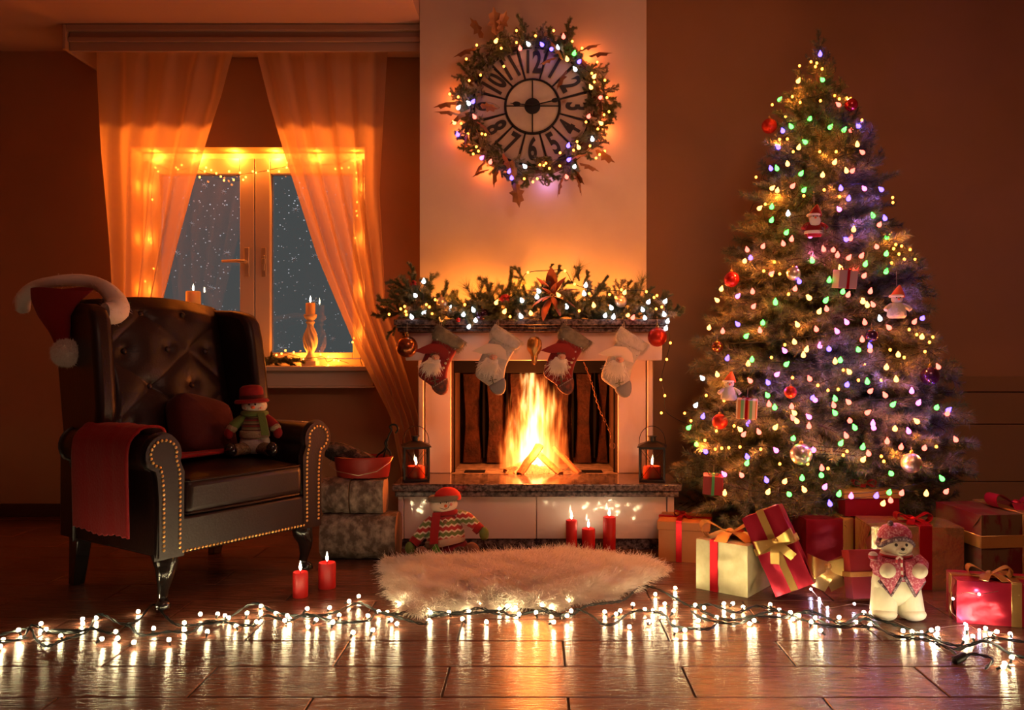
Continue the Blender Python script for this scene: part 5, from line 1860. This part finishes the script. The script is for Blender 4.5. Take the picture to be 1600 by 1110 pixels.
# tree lights
def on_tree(px, py, out=.985):
    D = TY - .4
    for _ in range(4):
        x, z = (px - CX) * D / F - TX, H + (CY - py) * D / F
        R = trad(max(.12, min(2.4, z))) * out + .012
        D = TY - math.sqrt(max(R * R - x * x, .0004))
    return at(px, py, D)
c7 = "583,157,b 565,203,o 590,212,o 592,253,g 500,258,y 430,328,g 402,347,o 478,316,o 507,338,o 584,332,o 638,312,o 655,325,o 683,322,o 653,347,r 452,391,o 543,400,g 474,430,g 442,446,b 430,478,o 459,476,o 425,508,b 481,524,o 502,509,y 527,488,g 581,524,o 643,524,o 620,432,g 672,443,g 699,443,r 727,428,b 740,405,o 723,498,y 743,527,r 637,565,y 460,571,y 397,588,b 420,588,g 341,620,o 510,608,g 592,613,y 682,597,y 704,597,r 401,662,y 421,672,y 478,655,r 521,670,g 598,668,o 661,663,b 656,694,o 690,702,b 750,664,p 814,667,b 856,697,o 857,716,o 353,738,y 400,733,g 376,722,o 399,784,g 462,759,w 655,742,p 782,766,g 827,776,b 806,800,r 541,827,p 545,842,p 455,830,g 444,872,r 475,855,r 681,855,b 697,852,r 709,819,y 596,893,r 632,895,r 648,915,r 690,925,r 738,918,r 796,883,r 832,910,g 835,847,g 320,925,b 298,937,y 308,895,r 367,882,r 553,936,g 660,964,y 753,949,g 852,944,o 831,977,g 748,993,r 868,874,o 922,893,o 492,971,p 504,1014,b 370,974,o 237,990,r 398,985,r 617,1010,g 210,1043,y 271,1070,p 328,1053,r 195,1085,y 414,1091,g 463,1062,o 541,1076,y 604,1085,g 668,1053,g 688,1065,r 745,1090,y 772,1052,r 488,1042,r 521,690,o 505,200,o 548,185,o 570,190,o 860,890,o 880,910,o 890,880,o 940,930,o 900,930,o 400,990,o 430,985,o 410,940,o"
c8 = "346,150,r 433,135,g 485,100,o 567,116,y 630,127,g 605,170,y 635,160,r 777,130,y 795,145,y 818,143,r 171,234,y 285,220,b 372,245,r 383,214,g 317,267,g 225,248,r 520,222,y 594,240,r 676,248,p 714,212,p 785,213,r 802,260,g 845,198,w 881,233,r 980,211,r 1012,196,b 1010,270,y 1053,270,o 1022,327,o 243,355,b 204,419,y 340,360,g 325,377,y 417,350,o 508,290,y 470,325,p 555,320,y 543,342,y 608,305,p 644,317,b 760,320,g 775,281,r 806,307,b 806,322,r 885,320,o 917,340,y 668,367,y 688,362,g 475,378,g 438,418,p 334,443,r 404,450,b 568,435,r 724,408,y 715,458,b 785,380,o 795,447,g 806,484,r 870,390,y 909,438,y 866,500,r 1075,388,r 1033,442,p 970,484,p 996,530,p 1068,548,g 1114,558,b 1110,572,r 146,433,w 147,584,b 90,628,g 118,540,w 122,693,g 155,677,o 158,722,b 195,712,o 221,708,o 249,706,o 293,703,o 375,712,o 402,500,g 408,536,r 430,548,g 343,574,b 326,612,b 295,635,y 307,655,r 368,645,r 432,627,y 497,545,r 508,570,y 517,602,y 502,590,r 580,510,b 589,518,p 566,585,p 565,622,r 680,476,o 668,514,g 663,540,r 668,570,g 722,527,r 726,600,r 746,628,g 712,660,r 690,690,g 795,568,r 817,612,p 820,628,p 895,537,g 904,632,y 873,682,r 928,705,r 958,642,p 991,603,y 1020,708,r 1067,702,o 1144,675,r 436,717,p 583,715,p 503,670,g 777,705,g 800,730,r 778,754,y 850,740,o 942,740,o 320,768,g 322,743,b 232,812,p 300,815,r 398,835,b 469,840,y 403,882,y 232,886,y 487,890,g 547,873,y 616,788,r 640,788,o 614,815,g 627,862,p 538,827,g 683,890,g 731,898,p 830,897,b 881,883,g 889,808,g 857,927,y 887,915,r 930,886,r 1027,888,y 1090,829,g 1105,880,r 648,928,b 560,770,o 700,735,o 715,720,o 470,300,o 990,260,o 1040,290,o 960,240,o 940,350,o 500,430,o 600,460,o 640,480,o 200,640,o 270,620,o 100,600,o 75,570,o 160,500,o 230,520,o 860,760,o 960,770,o 1000,760,o 450,770,o 700,400,o 760,440,o 850,440,o"
def parse(s, ox, oy, k):
    r = []
    for q in s.split():
        a, b_, c = q.split(',')
        r.append((ox + float(a) * k, oy + float(b_) * k, c))
    return r
tl = parse(c7, 1040, 20, .4144) + parse(c8, 1040, 420, .3965)
s1 = thing('tree_light_string', 'string of coloured globe lights on the tree: red, green, blue, pink and warm white', 'string lights', (TX, TY, .1))
s2 = thing('tree_light_string', 'string of tiny amber star-bright lights on the tree', 'string lights', (TX, TY, .1))
bulbs(s1, [(on_tree(x, y, 1.0), c, 'G') for x, y, c in tl if c != 'o'])  # some of these bulbs stand in for blurred overlay dots
bulbs(s2, [(on_tree(x, y, 1.0), c, 'M') for x, y, c in tl if c == 'o'])
for x, y, k, e in [(1270, 110, 'o', .5), (1240, 150, 'o', .8), (1325, 155, 'o', .8), (1215, 225, 'o', .8), (1290, 240, 'o', 1), (1345, 195, 'b', .7), (1205, 260, 'b', .6), (1215, 310, 'o', 1), (1310, 300, 'o', .9), (1370, 300, 'b', .8), (1345, 350, 'b', 1.2), (1190, 330, 'o', .9), (1165, 415, 'o', 1.1), (1215, 425, 'o', 1), (1270, 400, 'p', .8), (1400, 385, 'o', 1.3), (1335, 420, 'r', .8), (1420, 450, 'b', 1), (1120, 480, 'o', 1.1), (1180, 520, 'o', 1.2), (1260, 510, 'o', 1), (1300, 550, 'b', 1.2), (1420, 540, 'o', 1.4), (1370, 590, 'b', 1.2), (1120, 600, 'o', 1.3), (1210, 600, 'b', 1), (1240, 640, 'o', .9), (1300, 650, 'b', 1.2), (1440, 630, 'b', 1.3), (1380, 660, 'p', .8), (1100, 700, 'o', 1.6), (1160, 700, 'o', 1.6), (1240, 720, 'o', 1), (1320, 705, 'o', 1.3), (1400, 715, 'o', 1.4), (1450, 700, 'o', 1.2), (1200, 745, 'o', 1), (1290, 740, 'g', .6), (1380, 760, 'b', .8), (1480, 660, 'b', .9)]:
    p = on_tree(x, y, 1.04)
    lamp('tree_string_glow', 'POINT', p, e * (1.5 if k == 'o' else .6), {'o': (1, .25, .03), 'b': (.30, .14, 1), 'p': (1, .12, .45), 'r': (1, .05, .03), 'g': (.1, 1, .1)}[k], .006)
def helix(turns, off, r):
    pts = []
    for i in range(int(turns * 16)):
        t = i / (turns * 16)
        z = .25 + 2.1 * t
        a = 2 * PI * i / 16 + off
        R = trad(z) * .90
        pts.append((TX + R * math.cos(a), TY + R * math.sin(a), z + .02 * math.sin(i)))
    return pts
B().tube(helix(13, 0, .9), .0014, 4).build('cable', CABLE, s1, world=True)
B().tube(helix(11, 2, .9), .0012, 4).build('cable', CABLE, s2, world=True)

# tree ornaments
def tree_ball(px, py, r, m, label):
    c = on_tree(px, py, 1.02)
    D = c.y
    return ornament(px, py, D, r, m, label, .02)
tree_ball(1202, 197, .036, ORNRG, 'red glitter bauble at the left edge high on the tree')
tree_ball(1330, 164, .030, ORNR, 'dark red bauble near the top right of the tree')
tree_ball(1143, 437, .036, ORNR, 'shiny red bauble at the left edge of the tree, level with the mantel garland')
tree_ball(1235, 613, .026, ORNRG, 'small orange-red bauble in the middle of the tree')
tree_ball(1125, 659, .034, ORNRG, 'red glitter bauble low on the left side of the tree')
tree_ball(1252, 710, .044, ORNS, 'large champagne glitter bauble low in the middle of the tree')
tree_ball(1453, 588, .038, ORNV, 'dark violet bauble on the right side of the tree')
tree_ball(1424, 724, .040, ORNS, 'gold bauble low on the right side of the tree')
tree_ball(1121, 542, .026, ORNB, 'copper bauble on the left side of the tree')
tree_ball(1240, 428, .030, ORNS, 'champagne bauble in the centre of the tree')
tree_ball(1362, 525, .026, ORNV, 'small dark bauble right of the tree centre')
def tree_gift(px, py, s, m, rm, label, rz):
    c = on_tree(px, py, 1.05)
    t = thing('gift_ornament', label, 'ornament', c, rot=(.1, .05, rz))
    WORG[t.name] = (0, 0, 0)
    B().box(-s, s, -s * .8, s * .8, -s, s * .9).build('box', m, t, bev=.002)
    B().box(-s * .14, s * .14, -s * .86, s * .86, -s * 1.03, s * .95).build('ribbon', rm, t)
    bow(t, T(0, 0, s * .92), s * .5, rm, tails=0)
    B().tube([(0, 0, s), (0, .004, s * 2)], .0008, 4).build('thread', STR, t)
STRIPG = bands('striped_foil', [(.55, .20, .08), (.15, .35, .18), (.6, .5, .4)], 28, axis='X', rough=.3)
tree_gift(1167, 638, .042, STRIPG, GLITR, 'striped glitter gift box ornament on the left side of the tree', -.3)
tree_gift(1320, 436, .040, mat('pale_card', (.35, .22, .18), .6), GLITR, 'small parcel ornament with red stripe right of the tree centre', .1)
tree_gift(1114, 756, .042, WREDM, mat('green_ribbon', (.05, .25, .08), .5), 'red gift box ornament with green ribbon at the lower left of the tree', -.2)
def tree_figure(px, py, label, santa, s=1.0):
    c = on_tree(px, py, 1.06)
    t = thing('figure_ornament', label, 'ornament', c, rot=(0, 0, -.1), scale=s)
    WORG[t.name] = (0, 0, 0)
    bm, hm = (REDC, REDC) if santa else (SNOWF, ORNG)
    B().lathe([(.030, -.055), (.040, -.045), (.036, -.015), (.024, .008), (.01, .012)], 18, sy=.7).build('body', bm, t)
    hd = B().ball((0, -.004, .026), (.024, .020, .022), 14, 10).build('head', FACE if santa else SNOWF, t)
    if santa:
        B().ball((0, -.018, .010), (.024, .010, .024), 12, 8).build('beard', FURW, t)
        B().lathe([(.031, -.045), (.042, -.043), (.042, -.032), (.037, -.030)], 18, sy=.75).build('coat_trim', FURW, t)
    B().lathe([(.026, .034), (.028, .040), (.020, .058), (.010, .074), (.003, .084)], 16, T(ry=.15)).build('hat', hm, t)
    B().tube([(.026 * math.cos(a), .026 * math.sin(a), .037) for a in np.linspace(0, 2 * PI, 14, endpoint=False)], .006, 6, closed=True).build('hat_trim', FURW, t)
    B().ball((-.008, -.023, .030), .003, 6, 5).ball((.008, -.023, .030), .003, 6, 5).build('eyes', BLKF, hd)
    B().ball((0, -.027, .023), .005, 8, 6).build('nose', ORNG, hd)
    for q in (-1, 1):
        B().tube([(q * .022, 0, 0), (q * .042, -.012, -.012), (q * .050, -.018, -.022)], [.010, .010, .009], 8).build('arm', bm, t)
    B().tube([(0, 0, .08), (0, .004, .14)], .0008, 4).build('thread', STR, t)
tree_figure(1272, 350, 'bearded figure ornament in red coat and hat, upper middle of the tree', True, 1.0)
tree_figure(1401, 477, 'snowman ornament with orange hat on the right side of the tree', False, 1.0)
tree_figure(1139, 608, 'white snowman ornament on the left side of the tree', False, .9)

# ------------------------------------------------------------------ floor light string
SX = lambda x, y: (x / 2, 880 + y / 2)
RX = lambda x, y: (800 + x / 2, 880 + y / 2)
A1 = [(0, 225), (90, 205), (110, 235), (145, 260), (200, 240), (270, 215), (300, 165), (330, 165), (380, 190), (430, 180), (480, 130), (520, 170), (560, 195), (640, 190), (700, 180), (770, 135), (810, 128), (850, 150), (920, 165), (1000, 165), (1060, 150), (1120, 125), (1180, 150), (1240, 160), (1290, 148), (1350, 165), (1430, 155), (1500, 142), (1560, 160)]
A2 = [(-60, 245), (60, 240), (100, 195), (160, 215), (240, 215), (290, 205), (350, 220), (400, 195), (440, 225), (530, 215), (600, 215), (640, 185), (700, 185), (780, 195), (830, 165), (900, 180), (960, 160), (1050, 185), (1150, 180), (1180, 155), (1260, 175), (1330, 190), (1350, 155), (1440, 160), (1560, 150)]
R1 = [(0, 135), (60, 128), (120, 150), (180, 165), (230, 135), (300, 125), (350, 115), (400, 75), (450, 80), (510, 110), (560, 135), (620, 130), (700, 155), (760, 135), (820, 145), (880, 160), (930, 150), (990, 175), (1040, 190), (1090, 160), (1140, 175), (1200, 195), (1260, 215), (1320, 240), (1400, 260), (1450, 250), (1500, 235), (1620, 250)]
R2 = [(0, 165), (90, 150), (150, 165), (200, 145), (250, 165), (280, 190), (320, 190), (370, 155), (430, 150), (480, 165), (500, 195), (560, 205), (620, 205), (640, 175), (590, 150), (680, 180), (760, 165), (850, 170), (920, 155), (980, 190), (1050, 195), (1110, 175), (1170, 215), (1230, 235), (1290, 240), (1360, 265), (1400, 295), (1440, 285), (1500, 300), (1480, 330)]
R3 = [(560, 150), (600, 175), (700, 190), (760, 165), (830, 150), (900, 175), (1000, 200), (1130, 200), (1200, 230), (1290, 225), (1380, 270), (1480, 245), (1560, 285), (1620, 300)]
fs_ = thing('floor_light_string', 'warm white fairy lights on dark green cable strewn along the floor', 'string lights', (0, 2.85, 0))
def fcable(pts, conv, nm, zz=.008, r=.0030):
    P = []
    for i, (x, y) in enumerate(pts):
        px, py = conv(x, y)
        z = zz + .004 * (1 + math.sin(i * 1.7))
        P.append(floor_at(px, py, z))
    P = spline(P, 8)
    # two twisted strands
    for q in (0, PI):
        Q = [p + Vector((0, 0.0032 * math.cos(k * .9 + q), .0032 * math.sin(k * .9 + q))) for k, p in enumerate(P)]
        B().tube(Q, r * .85, 6).build('cable', CABLE, fs_, world=True)
fcable(A1 + [(x + 1600, y) for x, y in R1], SX, 'a')
fcable(A2 + [(x + 1600, y) for x, y in R2], SX, 'b', .012)
fcable(R3, RX, 'c', .010)
lb = [(58, 210), (66, 235), (128, 190), (144, 208), (190, 228), (258, 175), (258, 188), (300, 172), (318, 238), (362, 215), (368, 235), (418, 248), (432, 152), (480, 205), (512, 130), (528, 240), (576, 187), (577, 213), (626, 160), (648, 215), (680, 160), (703, 165), (714, 172), (737, 197), (772, 157), (815, 135), (815, 158), (800, 185), (862, 157), (898, 165), (905, 175), (890, 180), (960, 143), (988, 178), (963, 200), (1030, 140), (1060, 163), (1040, 185), (1091, 120), (1121, 104), (1103, 218), (1183, 152), (1165, 210), (1150, 165), (1210, 155), (1222, 178), (1240, 190), (1248, 128), (1322, 130), (1345, 155), (1340, 180), (1403, 155), (1465, 150), (1445, 175), (1498, 130), (1520, 185), (1560, 145), (1585, 135), (10, 240), (0, 262)]
rb = [(12, 140), (22, 160), (75, 155), (92, 135), (130, 185), (178, 118), (172, 165), (185, 150), (122, 137), (290, 153), (338, 150), (325, 160), (367, 200), (378, 130), (414, 46), (428, 183), (415, 145), (440, 150), (448, 98), (465, 145), (478, 128), (510, 78), (505, 150), (512, 210), (540, 210), (573, 132), (582, 180), (640, 170), (600, 140), (662, 127), (690, 127), (722, 138), (690, 168), (757, 180), (742, 190), (807, 130), (835, 147), (870, 155), (897, 165), (878, 175), (935, 185), (948, 172), (965, 212), (1022, 170), (1075, 185), (1100, 155), (1122, 155), (1118, 195), (1222, 212), (1250, 215), (1310, 210), (1330, 205), (1325, 225), (1320, 250), (1420, 205), (1415, 240), (1440, 230), (1480, 205), (1495, 222), (1515, 215), (1557, 222), (1562, 295), (1540, 315), (1535, 325)]
SOCK = B().lathe([(.0028, -.018), (.0034, -.014), (.0042, -.004), (.0036, 0)], 7).build('socket', CABLE).data
bpy.data.objects.remove([o for o in bpy.data.objects if o.name == 'socket'][0])
fo_ = Vector(WORG[fs_.name])
BF = B().ball((0, 0, 0), (.0062, .0062, .0070), 8, 6).build('bulb', EM['f'])
BFd = BF.data
bpy.data.objects.remove(BF)
for conv, lst in ((SX, lb), (RX, rb)):
    for x, y in lst:
        z = random.uniform(.009, .022)
        p = floor_at(*conv(x, y), z) - fo_
        rr = (random.uniform(-1.2, 1.2), random.uniform(-1.2, 1.2), 0)
        put(BFd, 'bulb', fs_, p, rr)
        q = Vector(p) + Euler(rr).to_matrix() @ Vector((0, 0, -.003))
        put(SOCK, 'socket', fs_, q, rr)
# plug and connector
B().lathe([(.004, -.03), (.011, -.024), (.013, .01), (.010, .022), (.004, .026)], 12, T(*(floor_at(1500, 1029, .013) - fo_), ry=1.3, rz=.4)).tube([floor_at(1500, 1029, .013) - fo_ + Vector(v) for v in ((0, 0, 0), (-.02, -.006, -.004))], .012, 8).build('plug', CABLE, fs_)
B().tube([floor_at(80, 987, .010) - fo_, floor_at(124, 987, .010) - fo_], .008, 8).build('connector', CABLE, fs_)
wf = thing('wire_light_string', 'bluish white micro lights on thin wire draped over the right-hand presents', 'string lights', (1.1, 2.9, 0))
WPTS = [(1267, 921, .02), (1280, 936, .004), (1293, 950, .004), (1335, 944, .02), (1365, 948, .004), (1375, 960, .004), (1440, 988, .004), (1465, 982, .004), (1510, 977, .005), (1530, 985, .004), (1580, 993, .004)]
B().tube(spline([floor_at(x, y, z) for x, y, z in WPTS], 5), .0009, 4).build('wire', WIRE, wf, world=True)
EMC = emis('light_cool', (.72, .70, 1.0), 100)
BC = B().ball((0, 0, 0), .0042, 8, 6).build('bulb', EMC)
BCd = BC.data
bpy.data.objects.remove(BC)
for x, y, z in WPTS:
    p = floor_at(x, y, z + .003) - Vector(WORG[wf.name])
    put(BCd, 'bulb', wf, p)
for x, y, D in ((1489, 936, 2.80), (1530, 929, 2.82), (1508, 975, 2.79)):
    put(BCd, 'bulb', wf, at(x, y, D) - Vector(WORG[wf.name]))
B().tube(spline([at(x, y, D) for x, y, D in ((1508, 975, 2.79), (1486, 955, 2.79), (1489, 936, 2.79), (1508, 926, 2.81), (1530, 929, 2.81), (1560, 924, 2.83))], 5), .0009, 4).build('wire', WIRE, wf, world=True)

# ------------------------------------------------------------------ wreath clock
wc = at(832, 168, 4.27)
wreath = thing('wreath', 'round fir wreath with russet leaves and lights framing the clock', 'wreath', (wc.x, 4.24, wc.z))
RW = .335
B().tube([(RW * math.cos(a), .02, RW * math.sin(a)) for a in np.linspace(0, 2 * PI, 40, endpoint=False)], .022, 8, closed=True).build('hoop', STEM, wreath)
for i in range(270):
    a = 2 * PI * i / 270 + random.uniform(-.05, .05)
    r = random.uniform(.255, .375)
    da = a + random.choice([-1, 1]) * random.uniform(.2, 1.4)
    put(random.choice(SPG + SPF + SPF), 'sprig', wreath, (r * math.cos(a), random.uniform(-.03, .02), r * math.sin(a)), aim((math.cos(da), random.uniform(-.5, .1), math.sin(da)), random.uniform(0, 6)), random.uniform(.42, .66))
def leaf_mesh():
    out = [(0, 0), (.012, .016), (.03, .012), (.035, .030), (.050, .018), (.072, .022), (.078, .008), (.098, 0)]
    pts = out + [(x, -y) for x, y in out[::-1][1:-1]]
    b = B()
    n = len(pts)
    b.add([(x, y, .10 * x - 2.2 * x * x + .0012 - abs(y) * .3) for x, y in pts] + [(.045, 0, .006)], [(i, (i + 1) % n, n) for i in range(n)])
    o = b.build('leaf', LEAFB, smooth=False)
    d = o.data
    bpy.data.objects.remove(o)
    return d
LF = leaf_mesh()
LPX = [(745, 75, 200), (755, 60, 120), (775, 55, 95), (780, 50, 70), (905, 80, 20), (920, 88, 10), (880, 95, 120), (715, 160, 190), (720, 180, 170), (735, 170, 215), (750, 165, 350), (745, 190, 320), (735, 200, 250), (760, 250, 230), (775, 260, 260), (785, 240, 300), (800, 250, 280), (765, 265, 200), (895, 265, 310), (905, 255, 340), (880, 275, 250), (900, 275, 290), (890, 250, 20), (870, 90, 200), (885, 110, 240), (805, 285, 280), (930, 235, 330)]
for x, y, dg in LPX:
    p = at(x, y, 4.19) - Vector(WORG[wreath.name])
    a = math.radians(dg)
    put(LF, 'leaf', wreath, p, aim((math.cos(a), -.2, math.sin(a)), random.uniform(-.8, .8) + PI / 2 * 0), random.uniform(1.0, 1.4))
clk = thing('clock', 'round iron clock with cream plates and black numerals inside the wreath', 'clock', (wc.x, 4.262, wc.z))
WORG[clk.name] = (0, 0, 0)
B().lathe([(.134, 0), (.134, .012), (.001, .014)], 48, T(rx=PI / 2)).build('dial', DIAL, clk)
for r_, t_ in ((.138, .0055), (.055, .002), (.30, .006)):
    if r_ == .055:
        continue
    B().tube([(r_ * math.cos(a), -.014, r_ * math.sin(a)) for a in np.linspace(0, 2 * PI, 56, endpoint=False)], t_, 8, closed=True).build('ring', BLKI, clk)
sector = B()
for k in range(12):
    a0, a1 = PI / 2 - (k - .5) * PI / 6 - .03, PI / 2 - (k + .5) * PI / 6 + .03
    pts = [(r * math.cos(a), r * math.sin(a)) for r, aa in ((.146, np.linspace(a0, a1, 6)), (.296, np.linspace(a1, a0, 6))) for a in aa]
    B().extr(pts, -.008, 0).build('number_plate', TIN, clk, smooth=False)
    a = PI / 2 - (k + .5) * PI / 6
    B().tube([(.138 * math.cos(a), -.009, .138 * math.sin(a)), (.300 * math.cos(a), -.009, .300 * math.sin(a))], .004, 5).build('spoke', BLKI, clk)
rots = {1: -30, 2: -60, 3: -90, 4: -120 + 180, 5: 30, 6: 0, 7: -30, 8: -60, 9: 90, 10: 60, 11: 30, 12: 0}
for k in range(1, 13):
    a = PI / 2 - k * PI / 6
    cu = bpy.data.curves.new('numeral', 'FONT')
    cu.body = str(k)
    cu.size = .150
    cu.extrude = .002
    cu.offset = .0045
    cu.align_x = 'CENTER'
    cu.align_y = 'CENTER'
    cu.materials.append(NUM)
    tmp = bpy.data.objects.new('numeral_outline', cu)
    me_ = bpy.data.meshes.new_from_object(tmp)
    bpy.data.objects.remove(tmp)
    o = bpy.data.objects.new('numeral', me_)
    COL.objects.link(o)
    o.parent = clk
    rr = .222
    o.location = (rr * math.cos(a), -.011, rr * math.sin(a))
    o.rotation_euler = (PI / 2, math.radians(-rots[k]), 0)
    o.scale = (.62, 1.05, 1)
    o['label'] = 'black numeral ' + str(k)
B().lathe([(.040, -.02), (.042, .0), (.040, .022), (.004, .024)], 32, T(rx=PI / 2)).build('hub', BLKI, clk)
B().tube([(0, -.018, -.134), (0, -.018, .134)], .0032, 6).tube([(-.134, -.018, 0), (.134, -.018, 0)], .0032, 6).build('cross_bars', BLKI, clk)
def hand(a, L, nm):
    M = T(y=-.028) @ Matrix.Rotation(-a, 4, 'Y')
    b = B().tube([(0, 0, 0), (0, 0, L * .62)], .0035, 6, M).ball((0, 0, L * .70), (.012, .002, .020), 12, 8, M).tube([(0, 0, L * .8), (0, 0, L)], [.003, .0008], 6, M)
    b.build(nm, BLKI, clk)
hand(math.radians(84), .115, 'hour_hand')
hand(math.radians(-77), .17, 'minute_hand')
ws = thing('wreath_light_string', 'coloured and amber lights twisted through the wreath', 'string lights', (wc.x, 4.18, wc.z))
CWX = lambda x, y: (680 + x * .27027, 20 + y * .27027)
wb = "540,183,w 618,185,b 491,207,r 672,210,b 708,205,w 742,140,r 803,237,g 763,270,y 832,283,b 810,328,w 918,370,y 901,432,y 218,515,b 195,525,w 133,550,w 228,603,r 110,635,y 130,705,b 268,840,p 428,920,b 442,957,b 318,865,r 769,770,b 772,850,b 909,733,w 830,780,y 760,950,r 520,890,w 887,600,r 955,490,r 350,165,y 960,640,y 805,890,w"
wo = "470,103 685,103 580,133 793,165 357,153 382,205 240,187 180,267 470,172 397,310 262,360 197,392 84,470 133,487 849,205 937,285 981,390 993,490 905,350 920,400 1005,572 976,590 872,632 940,672 895,770 820,745 800,795 238,775 220,817 250,800 605,880 628,882 720,885 565,978 515,960 722,810 190,700 290,705 640,870 980,800 950,820 930,840 660,900 590,960 150,640 270,700"
WD_ = 4.175
bulbs(ws, [(at(*CWX(float(q.split(',')[0]), float(q.split(',')[1])), WD_), q.split(',')[2], 'G') for q in wb.split()] + [(at(*CWX(float(q.split(',')[0]), float(q.split(',')[1])), WD_), 'o', 'M') for q in wo.split()])
B().tube([(wc.x + (.34 + .03 * math.sin(7 * a)) * math.cos(a), 4.20, wc.z + (.34 + .03 * math.sin(7 * a)) * math.sin(a)) for a in np.linspace(0, 2 * PI, 90, endpoint=False)], .0014, 4, closed=True).build('cable', CABLE, ws, world=True)
for a in (.4, 1.8, 3.2, 4.2, 5.4):
    lamp('wreath_glow', 'POINT', (wc.x + .33 * math.cos(a), 4.08, wc.z + .33 * math.sin(a)), .22, (1.0, .35, .10), .005)
for a in (3.0, 3.5, .2, -.3, .75, 4.1, 4.9):
    lamp('wreath_glow', 'POINT', (wc.x + .39 * math.cos(a), 4.25, wc.z + .39 * math.sin(a)), .62 if a != 4.9 else .15, (1.0, .17, .03) if a != 4.9 else (.7, .4, 1), .005)
